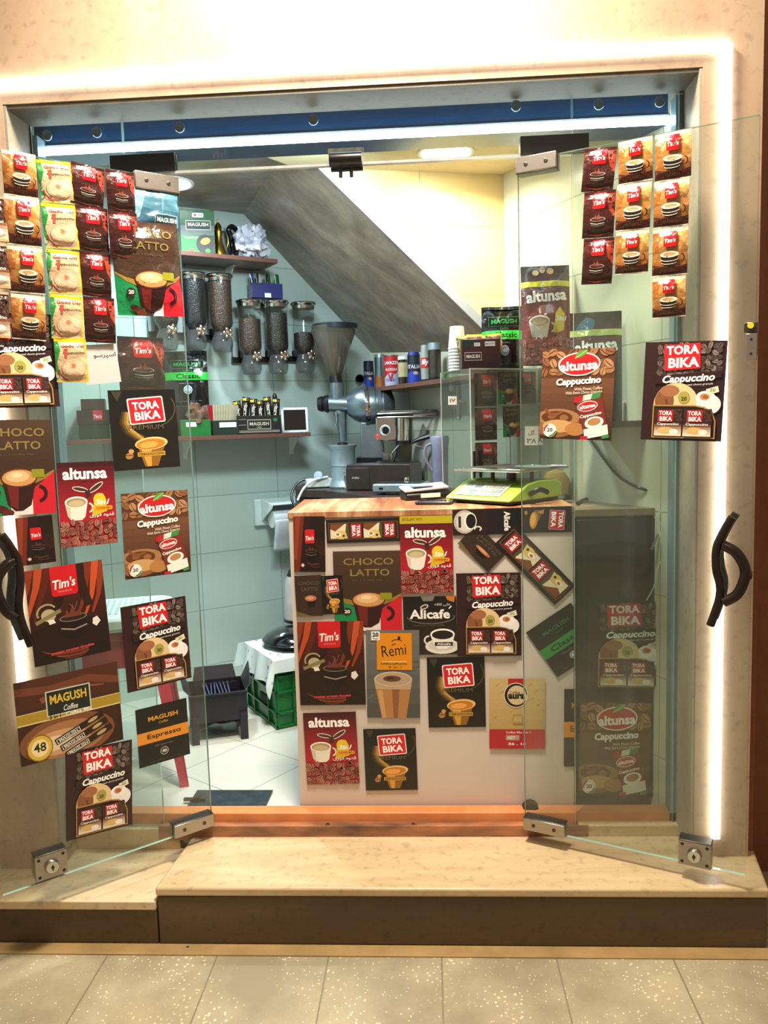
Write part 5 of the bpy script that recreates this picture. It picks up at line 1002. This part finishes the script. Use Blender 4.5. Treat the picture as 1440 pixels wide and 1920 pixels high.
MT = Matrix.Translation(t.location)@Matrix.Rotation(t.rotation_euler.z, 4, 'Z'); CRM = mat('cream_sachet', '#b8b094', .35, coat=.4, var=.1); RED = mat('red_sachet', '#b02434', .3, coat=.4, var=.15)
for i in range(9):
    c = RED if i < 2 else CRM; g = G(); g.sheet(lambda u, v: ((u-.5)*.05, -.004*sin(pi*u)*sin(pi*v), v*.105), 4, 6, c); g.sheet(lambda u, v: ((u-.5)*.05, .001, v*.105), 1, 1, c); o = g.build('flat_sachet'); o.matrix_world = MT@Matrix.Translation((-.042+i*.0095, .03-.005*i, .03))@Matrix.Rotation(-.05+.02*i, 4, 'Y')@Matrix.Rotation(.5, 4, 'Z'); tag(o, ('red' if i < 2 else 'cream')+' sachet standing in the dark green box on the middle shelf', 'sachet', ('red' if i < 2 else 'cream')+' sachets on the middle shelf')
P = onshelf(483, 812, ZM, .13); k = mpp(P); t = card_box('sachet_display_box', 'black display box with pale frame print holding black sachets on the middle shelf', P, 82*k, .09, 34*k, RB-.2, '#14110f', d_magblack(), open_=True)
MT = Matrix.Translation(t.location)@Matrix.Rotation(t.rotation_euler.z, 4, 'Z')
sk = Art(40, 130, '#16120f'); sk.rect(0, 112, 40, 124, '#c8b020').text('altunsa', 20, 66, 70, 20, '#e8e4dc', .03, 0, -90); skm = sk.make('stick_print', FILM, pil(.004, 4), 4, 6, W=.036, H=.115)
for i in range(6): o = bpy.data.objects.new('black_sachet', skm); COL.objects.link(o); o.matrix_world = MT@Matrix.Translation((-.088+i*.035, -.02+.01*(i % 2), .095+.008*((i*2) % 3)))@Matrix.Rotation(.07*((i*3) % 4-1.5), 4, 'Y')@Matrix.Rotation(radians(90), 4, 'X'); tag(o, 'black sachet with white lettering standing in the black display box on the shelf', 'sachet', 'black sachets in the shelf display')
P = onshelf(518, 812, ZM, .10); k = mpp(P); t = thing('pepper_mill', 'slim dark mill with ringed top and brass foot beside the framed mirror', 'mill', P)
G().lathe([(4.5*k, 12*k), (4.8*k, 30*k), (4.2*k, 62*k), (4.8*k, 64*k), (4.2*k, 66*k), (4.8*k, 68*k), (3*k, 73*k), (.0001, 75*k)], mat('dark_wood', '#2a1a14', .3, coat=.4)).build('body', t); G().lathe([(6*k, 0), (6*k, 4*k), (5*k, 12*k), (4*k, 13*k)], BRASS).build('foot', t)
P = onshelf(554, 812, ZM, .12); k = mpp(P); t = thing('framed_mirror', 'small white framed mirror leaning at the right end of the middle shelf', 'mirror', P, RB-.35)
g = G(); w, h, f = 25*k, 47*k, 4.6*k; Rm = Matrix.Rotation(-.12, 3, 'X')
for c, d in (((0, 0, f/2), (2*w, .012, f)), ((0, 0, h-f/2), (2*w, .012, f)), ((-w+f/2, 0, h/2), (f, .012, h)), ((w-f/2, 0, h/2), (f, .012, h))): g.box(Rm@Vector(c), d, WHITE, rot=Rm)
g.build('frame', t, bev=.002); G().box(Rm@Vector((0, .003, h/2)), (2*w-f, .004, h-f), mat('mirror_glass', '#5a5c60', .04, 1, .02), rot=Rm).build('mirror_plate', t)
# paper towel holder
P = onB(497, 988, .0); k = mpp(P); t = thing('toilet_roll_holder', 'white plastic roll holder with hanging paper on the back wall beside the counter', 'roll holder', P, RB)
WP = mat('holder_white', '#d8eaea', .35, var=.02)
def hb(px, py, off): v = onB(px, py, off)-P; return Vector((v.dot(DB), -v.dot(-NB) if 0 else -off, v.z))
z1 = hb(480, 936, 0).z; z0 = hb(480, 986, 0).z; x0 = hb(475, 960, 0).x; x1 = hb(556, 960, 0).x
g = G(); g.box(((x0+x1)/2, -.012, (z0+z1)/2), (x1-x0, .022, z1-z0), WP); g.build('back_plate', t, bev=.006)
g = G(); g.slab([(x0+.03, -.02, z1), (x1, -.02, z1), (x1, -.13, z1-.02), (x0+.045, -.13, z1-.02)], (0, 0, -.006), WP); g.slab([(x0+.03, -.02, z1-.004), (x0+.045, -.13, z1-.024), (x0+.045, -.12, z1-.04), (x0+.03, -.02, z0+.02)], (.005, 0, 0), WP); g.build('cover', t, bev=.003)
PAPW = mat('tissue', '#cfd8dc', .9, var=.03); G().cyl((x0+.055, -.085, z0+.035), (x1-.01, -.085, z0+.035), .042, PAPW, seg=28).build('paper_roll', t)
g = G(); g.sheet(lambda u, v: (x0+.055+(x1-x0-.08)*u, -.126+.05*v*v-.04*max(0, v-.7), z0+.035-.155*v), 6, 12, PAPW); g.build('hanging_paper', t, solid=.001)
# ------------------------------------------------------------------ machines on the work counter
def V(px, py, Y): return onY(px, py, Y)
MET = mat('cast_aluminium', '#8a9aa4', .28, .85, .08, 14); HOP = mglass('hopper_plastic', '#b8b4ac', .32, 1.2, '#7c7468')
Y0 = 1.46; P = V(688, 912, Y0); P.z = WZ+.001; t = thing('coffee_grinder', 'big cast metal coffee grinder with conical hopper on the back counter', 'coffee grinder', P)
o0 = P; k = mpp(P); v = lambda px, py, dy=0: V(px, py, Y0+dy)-o0
b = v(628, 705); tp = v(628, 612); hp_ = G().lathe([(11*k, 0), (13*k, 4*k), (41*k, (tp-b).z-10*k), (41*k, (tp-b).z)], HOP, b, seg=36).build('hopper', t)
G().lathe([(41.5*k, -6*k), (42*k, 3*k), (37*k, 4*k), (.0001, 5*k)], mat('blue_black_lid', '#1a2634', .3, coat=.5), tp, seg=36).build('hopper_lid', hp_)
g = G(); g.cyl(v(631, 722), v(628, 700), 12.5*k, BLACK, 11*k); g.build('hopper_collar', t)
g = G(); g.cyl(v(633, 765), v(631, 718), 13*k, MET).cyl(v(612, 757), v(672, 759), 14*k, MET, 17*k, 28); g.lathe([(17*k, -2*k), (28*k, 10*k), (36*k, 26*k), (37*k, 34*k), (34*k, 35*k)], MET, v(652, 760), (1, .15, .03), 36); g.cyl(v(632, 770), v(637, 777), 10*k, MET).cyl(v(640, 772), v(643, 828), 10*k, MET, 7.5*k); g.tube([v(630, 775, -.03), v(632, 790, -.05), v(629, 800, -.05)], 1.6*k, MET); g.build('grinding_head', t)
G().lathe([(37.5*k, 0), (38*k, 4*k), (37*k, 8*k)], CHROME, v(683, 763), (1, .15, .03), 36).build('clamp_ring', t)
g = G(); g.lathe([(36*k, 0), (37*k, 8*k), (36.5*k, 14*k), (33*k, 15*k), (33*k, 18*k), (36*k, 19*k), (35.5*k, 25*k), (32*k, 26*k), (32*k, 29*k), (35*k, 30*k), (33*k, 40*k), (27*k, 47*k), (16*k, 51*k), (.0001, 52*k)], MET, v(688, 763), (1, .15, .03), 36); g.build('motor', t)
g = G(); g.lathe([(14*k, 0), (17*k, 3*k), (15*k, 10*k), (13*k, 12*k), (15*k, 14*k), (12*k, 22*k), (.0001, 23*k)], BLACK, v(618, 757), (-1, 0, 0), 10); g.build('adjusting_knob', t)
b = v(697, 862); g = G(); g.slab([v(676, 792, -.04), v(712, 792, -.04), v(722, 862, -.05), v(676, 862, -.05)], (0, .10, 0), MET); g.build('column', t, bev=.004)
g = G(); g.slab([v(668, 858, -.06), v(726, 858, -.06), v(726, 868, -.06), v(668, 868, -.06)], (0, .14, 0), BLACK); bb = v(697, 868); g.box((bb.x, .02, bb.z/2), (.13, .12, bb.z), BLACK); g.build('base', t)
P = onZ(645, 914, .931); P.z = WZ+.001; k = mpp(P); t = thing('metal_canister', 'pale metal canister under the grinder spout on the back counter', 'canister', P)
PALE = mat('pale_enamel_metal', '#9cb0ba', .38, .5, .05); G().lathe([(27*k, 0), (28*k, 3*k), (24*k, 12*k), (22.5*k, 16*k), (22.5*k, 40*k), (23.5*k, 41*k), (23*k, 43*k), (23*k, 72*k), (27*k, 78*k), (27*k, 80*k), (25*k, 79*k)], PALE, seg=36).build('body', t); G().lathe([(26*k, 78.5*k), (14*k, 78*k), (.0001, 79*k)], PALE).lathe([(10*k, 0), (9*k, 5*k), (.0001, 7*k)], BLACK, (0, 0, 79*k)).build('lid', t)
P = V(651, 914, 1.2); P.z = WZ+.001; k = mpp(P); t = thing('coffee_tamper', 'small chrome coffee tamper in front of the metal canister', 'tamper', P); G().lathe([(8*k, 0), (8*k, 3*k), (2.5*k, 6*k), (2.5*k, 12*k), (5*k, 22*k), (7*k, 29*k), (7*k, 31*k), (.0001, 32*k)], CHROME).build('body', t)
BRN = mat('brown_leatherette', '#2e2420', .4, var=.12, scale=30); P = onZ(722, 917, .931); P.z = WZ+.001; k = mpp(P); t = thing('knock_box', 'dark brown knock box drawer with small Coffee lettering on the back counter', 'drawer', P, radians(-18))
G().box((0, 0, 24*k), (124*k, .16, 48*k), BRN).build('case', t, bev=.003); G().box((-40*k, -.0815, 22*k), (46*k, .003, 40*k), BRN).build('drawer_front', t, bev=.002); a = Art(100, 30, '#2a1e18'); a.text('Coffee', 50, 15, 80, 20, '#c8bca8', .01, .3); stick(sheetprint(a, 'lettering', 18*k, 5.4*k, t), (-44*k, -.0835, 24*k)); G().lathe([(3*k, 0), (5*k, 6*k), (.0001, 8*k)], CHROME, (58*k, -.08, 20*k), (0, -1, 0)).build('knob', t)
P = onZ(753, 925, .931); P.z = WZ+.001; k = mpp(P); t = thing('small_digital_scale', 'flat silver kitchen scale before the brown knock box', 'scale', P, radians(-14)); SLV = mat('silver_blue_plastic', '#8ea0ac', .35, .3); G().box((0, 0, 12*k), (94*k, .14, 16*k), SLV).build('body', t, bev=.006); G().box((0, .005, 20.6*k), (86*k, .12, 1.4*k), mat('grey_glass', '#4a5660', .1, coat=1)).build('platform', t); G().box((-30*k, -.0705, 12*k), (8*k, .001, 3.6*k), BLACK).build('logo_plate', t); G().box((0, 0, 2*k), (50*k, .08, 4*k), WHITE).build('foot', t)
P = onZ(696, 918, .931); P.z = WZ+.001; tag(G().box((0, 0, .003), (.10, .012, .006), WHITE, rz=.1).build('plastic_stirrer', loc=P, bev=.002), 'flat white plastic stick lying left of the silver kitchen scale', 'stirrer')
# espresso machine
Y1 = 1.25; P = V(766, 905, Y1); P.z = WZ+.001; t = thing('espresso_machine', 'chrome espresso machine with round gauge and red light behind the brown drawer', 'espresso machine', P); o0 = P; k = mpp(P); v = lambda px, py, dy=0: V(px, py, Y1+dy)-o0
g = G(); g.slab([v(704, 783), v(742, 783), v(742, 826), v(706, 826)], (0, .12, 0), CHROME); g.build('body', t, bev=.004)
g = G()
for r in ([v(708, 776), v(820, 772), v(820, 769, .02), v(712, 771, .10), v(708, 776)], [v(708, 783), v(822, 779), v(822, 772), ]): g.tube(r, 1.6*k, CHROME, 8, 0)
g.slab([v(706, 779), v(818, 775), v(818, 780), v(706, 785)], (0, .02, 0), STEEL).slab([v(706, 779), v(775, 777), v(775, 783), v(706, 785)], (0, .12, 0), STEEL); g.build('cup_rail', t)
gr_ = G().lathe([(10*k, 0), (10.5*k, 3*k), (8.5*k, 4.5*k), (7.5*k, 3*k), (.0001, 3*k)], mat('bright_ring', '#e4e6e8', .3, .2), v(723, 807, -.004), (-.25, -1, 0), 28).build('gauge_ring', t); G().lathe([(.0001, 0), (7*k, 0)], mat('gauge_face', '#20282c', .1, coat=1), v(723, 807, -.0150), (-.25, -1, 0), 24).build('gauge_face', gr_)
G().lathe([(3.6*k, 0), (3*k, 2*k), (.0001, 3*k)], mat('red_lamp', '#ff2a20', .3, emit=1.5), v(708, 818, -.002), (0, -1, 0), 14).build('pilot_light', t)
g = G(); g.cyl(v(754, 826, .03), v(754, 784, .03), 13*k, CHROME, seg=28); g.cyl(v(757, 833, .02), v(757, 826, .02), 15*k, BLACK, seg=28); g.build('group_head', t)
g = G(); g.lathe([(9*k, 0), (11*k, 5*k), (11*k, 14*k), (8*k, 16*k)], STEEL, v(727, 864)); g.tube([v(735, 850), v(747, 836), v(750, 832)], 1.8*k, STEEL); g.build('portafilter', t)
g = G(); g.tube([v(772, 830), v(785, 824), v(805, 818)], 3*k, BLACK, rs=(3*k, 5*k)); g.build('portafilter_handle', t)
g = G(); g.tube([v(778, 835), v(795, 842), v(800, 860), v(801, 900)], 1.3*k, STEEL); g.tube([v(746, 835), v(742, 855), v(738, 866)], 1.2*k, BLACK); g.build('steam_wand', t)
g = G(); g.slab([v(742, 786, .09), v(772, 784, .09), v(772, 905, .09), v(742, 905, .09)], (0, .03, 0), mat('machine_back', '#6a706c', .3, .6)); g.slab([v(706, 866, .0), v(786, 866, .0), v(786, 905, .0), v(706, 905, .0)], (0, .10, 0), DSTEEL); g.build('rear_housing', t)
P = V(826, 915, .93); P.z = WZ+.001; k = mpp(P); t = thing('plastic_jug', 'pale violet plastic jug between the espresso machine and the display box', 'jug', P); JG = mat('violet_plastic', '#7a7c98', .3, var=.08); G().lathe([(14*k, 0), (15*k, 20*k), (16*k, 80*k), (18*k, 100*k), (16*k, 104*k), (.0001, 106*k)], JG).build('body', t); G().tube([(-15*k, -.01, 90*k), (-26*k, -.01, 84*k), (-28*k, -.01, 64*k), (-15*k, -.01, 40*k)], 2.6*k, JG).build('handle', t)
# power strip and cables
P = onZ(598, 914, .931); P.z = WZ+.001; k = mpp(P); t = thing('power_strip', 'white power strip at the left end of the back counter', 'power strip', P, .25); G().box((0, 0, 9*k), (48*k, .07, 16*k), WHITE).build('body', t, bev=.004); G().lathe([(9*k, 0), (9.5*k, 3*k), (8*k, 13*k), (.0001, 14*k)], mat('adapter_pale', '#a8bcc8', .4), (2*k, -.01, 20*k), (-.4, -1, .3)).build('plug', t)
cable('power_cable', 'black cord curving from the power strip down behind the counter', [V(578, 898, 1.34), V(562, 903, 1.33), V(549, 920, 1.3), V(547, 935, 1.28), V(553, 950, 1.26)], .006, BLACK); cable('power_cable', 'white cord curving from the power strip down beside the counter', [V(615, 894, 1.3), V(590, 900, 1.27), V(570, 915, 1.2), V(558, 938, 1.18)], .0055, WHITE)
# ------------------------------------------------------------------ can shelf on the right wall
a = onR(690, 729, .16); b = onR(824, 709, .16); z = (a.z+b.z)/2; a0 = a-NR*.16; b0 = b-NR*.16; L = (b0-a0).length+.35
t = thing('wall_shelf', 'brown wall shelf with cans under the sloped stair soffit', 'shelf', (a0.x, a0.y, z), math.atan2(-DR.y, -DR.x)); G().box((L/2, -.08, -.009), (L, .155, .018), SHW).build('board', t); G().box((L*.55, -.004, -.09), (.022, .006, .14), WHITE).build('bracket', t)
ZC_ = z+.0005
def oncan(px, py): P = onR(px, py, .09); P.z = ZC_; return P
def can(name, lab, px, w, ytop, prof, mats_, art=None, tin=False):
    P = oncan(px, 720); k = mpp(P); tp = onR(px, ytop, .09); H = tp.z-ZC_; r = w/2*k; t = thing(name, lab, 'can' if 'can' in name else name.split('_')[-1], P, math.atan2(CAM.y-P.y, CAM.x-P.x)+pi/2)
    for nm, m, (u0, u1, r0, r1) in prof: G().lathe([(r*r0, H*u0), (r*r1, H*u1)] if u1 < 1 else [(r*r0, H*u0), (r*r1, H*u1), (.0001, H*u1)], m, seg=28).build(nm, t)
    if art:
        A_, v0, v1, hw_ = art; me = A_.make('label_print', CARD, W=2*r*hw_, H=H*(v1-v0), nu=0) ; bmx = bmesh.new(); bmx.from_mesh(me)
        for i in range(1, 8): bmesh.ops.bisect_plane(bmx, geom=bmx.verts[:]+bmx.edges[:]+bmx.faces[:], plane_co=(2*r*hw_*(i/8-.5), 0, 0), plane_no=(1, 0, 0))
        for vv in bmx.verts:
            q_ = vv.co.x/r; vv.co = Vector((r*1.03*sin(q_), -(r*1.03*cos(q_))-vv.co.z, vv.co.y+H*(v0+v1)/2))
        bmx.to_mesh(me); bmx.free(); o = bpy.data.objects.new('label_print', me); COL.objects.link(o); o.parent = t
    return t
NVY = mat('navy_tin', '#141e4a', .3, .2); RDT = mat('red_tin', '#b01c2c', .3, .1); COP = mat('copper_orange', '#b06a3c', .3, .3); BLT = mat('blue_tin', '#20389a', .3, .2); DKB = mat('dark_glass', '#2a201c', .2, coat=.6)
it = Art(100, 120, '#10142c'); it.text('ITALIA', 50, 70, 84, 16, '#e4e4ec', .01); it.rect(0, 0, 100, 34, '#2238a8').ell(50, 34, 50, 16, '#2238a8').ell(60, 42, 14, 8, '#c8b49c')
lv = Art(100, 150, '#b41828'); lv.text('LAVAZZA', 50, 118, 86, 16, '#ffffff', .02); lv.text('ROSSA', 50, 84, 70, 14, '#e8dcdc', .02); lv.poly([(0, 0), (100, 0), (100, 90), (70, 60), (40, 66), (0, 40)], '#a8b0c8').poly([(30, 60), (60, 62), (50, 20), (40, 24)], '#a81c28'); lv.text('rossa', 40, 30, 50, 14, '#2c4a9c', .02)
il = Art(60, 40, '#c81c24'); il.text('illy', 30, 21, 44, 26, '#ffffff', .03, .2)
can('coffee_can', 'small navy tin with figures at the left end of the can shelf', 692, 19, 677, [('body', NVY, (0, .5, 1, 1)), ('upper', NVY, (.5, 1, 1, .98))], 0, (it, .1, .9, 1.2))
can('spray_can', 'tall silver can with copper foot on the can shelf', 713, 20, 664, [('foot', COP, (0, .34, 1, 1)), ('body', MET, (.34, .9, 1, 1)), ('cap', PALE, (.9, 1, .98, .9))], 0)
can('coffee_can', 'red and silver coffee can between the silver can and the dark jar', 735, 27, 666, [('body', RDT, (0, .97, 1, 1)), ('rim', STEEL, (.97, 1, 1.02, 1.02))], 0, (lv, .02, .95, 1.3))
can('coffee_jar', 'glass coffee jar with dark lid on the can shelf', 757, 20, 668, [('base', DKB, (0, .28, 1, 1)), ('body', mat('cream_label', '#b8ac84', .4), (.28, .78, 1, 1)), ('neck', DKB, (.78, .88, .9, .9)), ('lid', WHITE, (.88, 1, 1, 1))], 0)
can('coffee_can', 'black and blue coffee can right of the glass jar on the can shelf', 777, 24, 660, [('body', mat('black_tin', '#10142c', .3, .2), (0, .9, 1, 1)), ('lid', BLT, (.9, 1, 1, .8))], 0, (it, .02, .9, 1.3))
can('coffee_can', 'slim white can with small red square on the can shelf', 798, 16, 647, [('foot', BLACK, (0, .08, 1, 1)), ('body', mat('pale_tin', '#a8aca8', .35, .2), (.08, .88, 1, 1)), ('lid', mat('pale_tin', '#a8aca8', .35, .2), (.88, 1, .95, .9))], 0, (il, .38, .66, 1.2))
can('coffee_canister', 'tall silver canister at the right end of the can shelf', 816, 24, 643, [('foot', BLACK, (0, .1, 1, 1)), ('body', DSTEEL, (.1, .82, 1, 1)), ('lid', PALE, (.82, 1, 1.03, 1.0))], 0)
P = oncan(675, 716); k = mpp(P); t = thing('round_hand_mirror', 'small dark round mirror on a stem at the far left of the can shelf', 'mirror', P+NB*.0); g = G(); g.cyl((0, 0, 0), (0, 0, 14*k), 1.2*k, BLACK).lathe([(8*k, -1*k), (9*k, 0), (8*k, 1*k), (7*k, .6*k), (.0001, .6*k)], BLACK, (0, 0, 22*k), (0, -1, 0)); g.build('ring', t); G().lathe([(.0001, 0), (6.6*k, 0)], mat('mirror_glass'), (0, -.003, 22*k), (0, -1, 0)).build('mirror_plate', t)
# ------------------------------------------------------------------ on the floor
GRN = mat('green_crate', '#0a6a28', .35, var=.08, coat=.2)
c1 = onZ(522, 1367, 0); c2 = onZ(470, 1325, 0); dside = (c2-c1); ang = math.atan2(dside.y, dside.x)-pi/2
CW, CD_, CH = .42, .32, .285; t = thing('plastic_crate', 'green plastic crate on the floor behind the left side of the counter', 'crate', c1, ang)
g = G(); 
for x, y_, sx, sy in ((CW/2, .004, CW, .006), (CW/2, CD_-.004, CW, .006), (.004, CD_/2, .006, CD_), (CW-.004, CD_/2, .006, CD_)): g.box((x, y_, CH/2), (sx, sy, CH), GRN)
g.box((CW/2, CD_/2, .006), (CW, CD_, .008), GRN); g.build('shell', t)
g = G()
for z in (.008, .065, .15, .215, CH-.008):
    for x, y_, sx, sy in ((CW/2, -.004, CW+.02, .012), (CW/2, CD_+.004, CW+.02, .012), (-.004, CD_/2, .012, CD_+.02), (CW+.004, CD_/2, .012, CD_+.02)): g.box((x, y_, z), (sx, sy, .007), GRN)
for x in (0, .07, .21, .35, CW): g.box((x, -.004, CH/2), (.006, .012, CH), GRN)
for y_ in (0, .08, .24, CD_): g.box((-.004, y_, CH/2), (.012, .006, CH), GRN)
g.build('ribs', t); G().box((-.0015, CD_*.42, .09), (.004, .10, .035), mat('dark_slot', '#041c0c', .7)).build('handle_slot', t)
CLM = bpy.data.materials.new('floral_cloth'); CLM.use_nodes = True; nt = CLM.node_tree; b_ = nt.nodes['Principled BSDF']; tc = nn(nt, 'ShaderNodeTexCoord'); vo = nn(nt, 'ShaderNodeTexVoronoi'); vo.inputs['Scale'].default_value = 26; nt.links.new(tc.outputs['Object'], vo.inputs['Vector']); nz = nn(nt, 'ShaderNodeTexNoise'); nz.inputs['Scale'].default_value = 60; nt.links.new(tc.outputs['Object'], nz.inputs['Vector'])
ad = nn(nt, 'ShaderNodeMath', operation='ADD'); nt.links.new(vo.outputs['Distance'], ad.inputs[0]); nt.links.new(nz.outputs[0], ad.inputs[1]); cr = nn(nt, 'ShaderNodeValToRGB'); cr.color_ramp.elements[0].position = .55; cr.color_ramp.elements[0].color = lin('#6a4a6a'); cr.color_ramp.elements[1].position = .68; cr.color_ramp.elements[1].color = lin('#ccdadc'); nt.links.new(ad.outputs[0], cr.inputs[0]); nt.links.new(cr.outputs[0], b_.inputs['Base Color']); b_.inputs['Roughness'].default_value = .85
def cloth(u, v):
    x = -.10+u*(CW+.16); y_ = -.055+v*(CD_+.135); z = CH+.006; ox = max(0, -.012-x); oy = max(0, -.012-y_); 
    dr = ox*1.0+oy*1.1; z -= dr*(1.15 if dr < .2 else 1); 
    if ox: x = -.014-ox*.3-.010*sin(v*22)*min(1, ox*14)
    if oy: y_ = -.014-oy*.22-.009*sin(u*25)*min(1, oy*14)
    if x > CW or y_ > CD_: z -= .3*(max(0, x-CW)+max(0, y_-CD_))
    return (x, y_, z+.003*noise.noise(Vector((u*7, v*6, 0))))
o = G().sheet(cloth, 40, 34, CLM).build('tea_towel', loc=c1, rz=ang, sharp=60); tag(o, 'white patterned cloth draped over the green crate', 'cloth')
MC = Matrix.Translation(c1)@Matrix.Rotation(ang, 4, 'Z'); P = MC@Vector((.17, .15, CH+.012))
t = thing('electric_griddle', 'glossy black round pan with domed lid on the cloth over the crate', 'pan', P); BG = mat('gloss_black', '#0a0d16', .12, coat=1); G().lathe([(.09, 0), (.145, .012), (.155, .022), (.15, .026)], BG, seg=40).build('pan', t); G().lathe([(.153, .026), (.14, .042), (.10, .060), (.05, .070), (.0001, .073)], BG, seg=40).build('lid', t); G().lathe([(.012, 0), (.012, .003), (.0001, .004)], WHITE, (-.05, -.09, .055), (-.1, -.4, 1)).build('badge', t)
P = MC@Vector((.205, .22, CH+.088)); t = thing('electric_kettle', 'white and black kettle standing behind the black pan at the counter edge', 'kettle', P); G().lathe([(.062, .012), (.060, .06), (.052, .18), (.045, .20)], mat('kettle_white', '#b8b4b4', .3, coat=.4)).build('body', t); G().lathe([(.065, 0), (.065, .012), (.06, .014)], BLACK).build('base', t); G().lathe([(.046, .20), (.035, .225), (.012, .235), (.014, .25), (.0001, .252)], BLACK).build('lid', t); G().tube([(.045, -.03, .20), (.075, -.05, .19), (.08, -.05, .10), (.058, -.035, .05)], .008, BLACK).build('handle', t)
# charcoal grill
CHAR = mat('dark_grey_steel', '#2e2c34', .45, .5, .1)
a = onZ(361, 1397, 0); b = onZ(466, 1383, 0); d = (b-a); Lg = d.length; an = math.atan2(d.y, d.x); t = thing('charcoal_grill', 'small dark grey charcoal brazier on legs standing by the back wall', 'grill', a, an); GH = .19; GD = .20
g = G(); g.box((Lg/2, .0, GH-.055), (Lg, .004, .11), CHAR).box((Lg/2, GD, GH-.055), (Lg, .004, .11), CHAR).box((.0, GD/2, GH-.055), (.004, GD, .11), CHAR).box((Lg, GD/2, GH-.055), (.004, GD, .11), CHAR).box((Lg/2, GD/2, GH-.075), (Lg, GD, .004), CHAR)
g.box((Lg/2, -.004, GH), (Lg+.01, .012, .006), CHAR); g.build('fire_box', t)
for x, y_ in ((.014, 0), (Lg-.014, 0), (.014, GD), (Lg-.014, GD)): G().box((x, y_, .055), (.028, .022, .11), CHAR).build('leg', t)
g = G(); g.slab([(.02, GD, GH), (Lg-.02, GD, GH), (Lg-.03, GD+.02, GH+.05), (.03, GD+.02, GH+.05)], (0, .004, 0), CHAR); g.slab([(Lg, .02, GH), (Lg, GD, GH), (Lg+.03, GD, GH+.06), (Lg+.02, .05, GH+.015)], (.004, 0, 0), CHAR); g.slab([(.0, .02, GH), (.0, GD, GH), (-.03, GD, GH+.05), (-.02, .05, GH+.015)], (-.004, 0, 0), CHAR); g.build('folding_wing', t)
g = G(); rnd = random.Random(2)
for i in range(8): g.box((.06+i*(Lg-.12)/7, GD/2, GH-.012), (.005, GD*.9, .004), mat('bluish_steel', '#6a7cb0', .25, .8), rz=rnd.uniform(-.05, .05))
g.box((Lg/2, .03, GH-.012), (Lg*.8, .006, .006), CHAR).box((Lg/2, GD-.03, GH-.012), (Lg*.8, .006, .006), CHAR); g.build('grate', t)
rnd = random.Random(4); P = a+Vector((cos(an), sin(an), 0))*Lg*.55+Vector((-sin(an), cos(an), 0))*.16; g = G()
pts = [(rnd.uniform(-.11, .11), rnd.uniform(-.05, .05), .012+rnd.uniform(0, .04)) for _ in range(22)]; g.tube(pts, .0055, mat('tangled_hose', '#6a6450', .6, var=.4, scale=30), 6, 5); tag(g.build('tangled_hose', loc=P, rz=an), 'tangle of greyish hose lying on the floor under the charcoal grill', 'hose')
# stools
PINK = mat('pink_plastic', '#b4384c', .35, var=.05, coat=.2); WST = mat('white_stool_plastic', '#dfeeee', .35, var=.02, coat=.2)
P = onZ(250, 1420, .0); Ps = Vector((-1.07, .38, 0)); t = thing('plastic_stool', 'pink plastic stool stacked under the white one behind the left door', 'stool', Ps, .3)
def stool(t, m, z1, w0, w1):
    g = G(); n = 32; sq = lambda r, p=4: [(r*abs(cos(a))**(2/p)*(1 if cos(a) > 0 else -1), r*abs(sin(a))**(2/p)*(1 if sin(a) > 0 else -1)) for a in (2*pi*i/n for i in range(n))]
    g.prism(sq(w0), z1-.03, z1, m); g.build('seat', t, bev=.008)
    for i in (-1, 1):
        for j in (-1, 1):
            g = G(); a_, b_, c_ = w0*.86, w1, .055
            vs = [(i*a_, j*a_, z1-.025), (i*(a_-c_), j*a_, z1-.025), (i*(b_-c_*.5), j*b_, 0), (i*b_, j*b_, 0)]; vs2 = [(i*a_, j*a_, z1-.025), (i*a_, j*(a_-c_), z1-.025), (i*b_, j*(b_-c_*.5), 0), (i*b_, j*b_, 0)]
            g.slab(vs, (0, -j*.004, 0), m); g.slab(vs2, (-i*.004, 0, 0), m); g.build('leg', t)
    g = G()
    for s in (-1, 1): g.box((0, s*w0*.9, z1-.075), (w0*1.6, .004, .10), m); g.box((s*w0*.9, 0, z1-.075), (.004, w0*1.6, .10), m)
    g.build('apron', t)
stool(t, PINK, .545, .15, .185)
t = thing('plastic_stool', 'white plastic stool top stacked on the pink stool behind the left door', 'stool', Ps+Vector((0, 0, .547)), .3); g = G(); n = 40
sq = lambda r, p=5: [(r*abs(cos(a))**(2/p)*(1 if cos(a) > 0 else -1), r*abs(sin(a))**(2/p)*(1 if sin(a) > 0 else -1)) for a in (2*pi*i/n for i in range(n))]
g.prism(sq(.17), .0, .055, WST); g.build('seat', t, bev=.015); g = G()
for i in range(13): g.box((-.12+i*.02, 0, .0565), (.008, .24, .002), mat('stool_slot', '#a8c8c8', .5))
g.build('slot_pattern', t)
# floor hatch
a, b, c, d = (onZ(*p, .004) for p in ((343, 1525), (370, 1483), (512, 1483), (492, 1525))); ce = (a+b+c+d)/4; t = thing('floor_hatch', 'dark grey metal hatch plate with handle in the shop floor behind the rail', 'hatch', ce)
HM = mat('hatch_steel', '#46535e', .32, .6, .2, 25); G().slab([a-ce, d-ce, c-ce, b-ce], (0, 0, .004), HM).build('plate', t, bev=.001); q = onZ(365, 1502, .008)-ce; G().box(q+Vector((0, 0, .006)), (.07, .012, .008), DSTEEL).box(q+Vector((.01, 0, .01)), (.014, .022, .012), DSTEEL).build('handle', t)
# small marks on the ground
tag(G().lathe([(.008, 0), (.006, .002), (.0001, .003)], BLACK, seg=9, flat=1.6).build('dark_pebble', loc=onZ(352, 1777, -.196)), 'tiny dark pebble on the pavement just before the step', 'pebble')
bpy.context.view_layer.update()
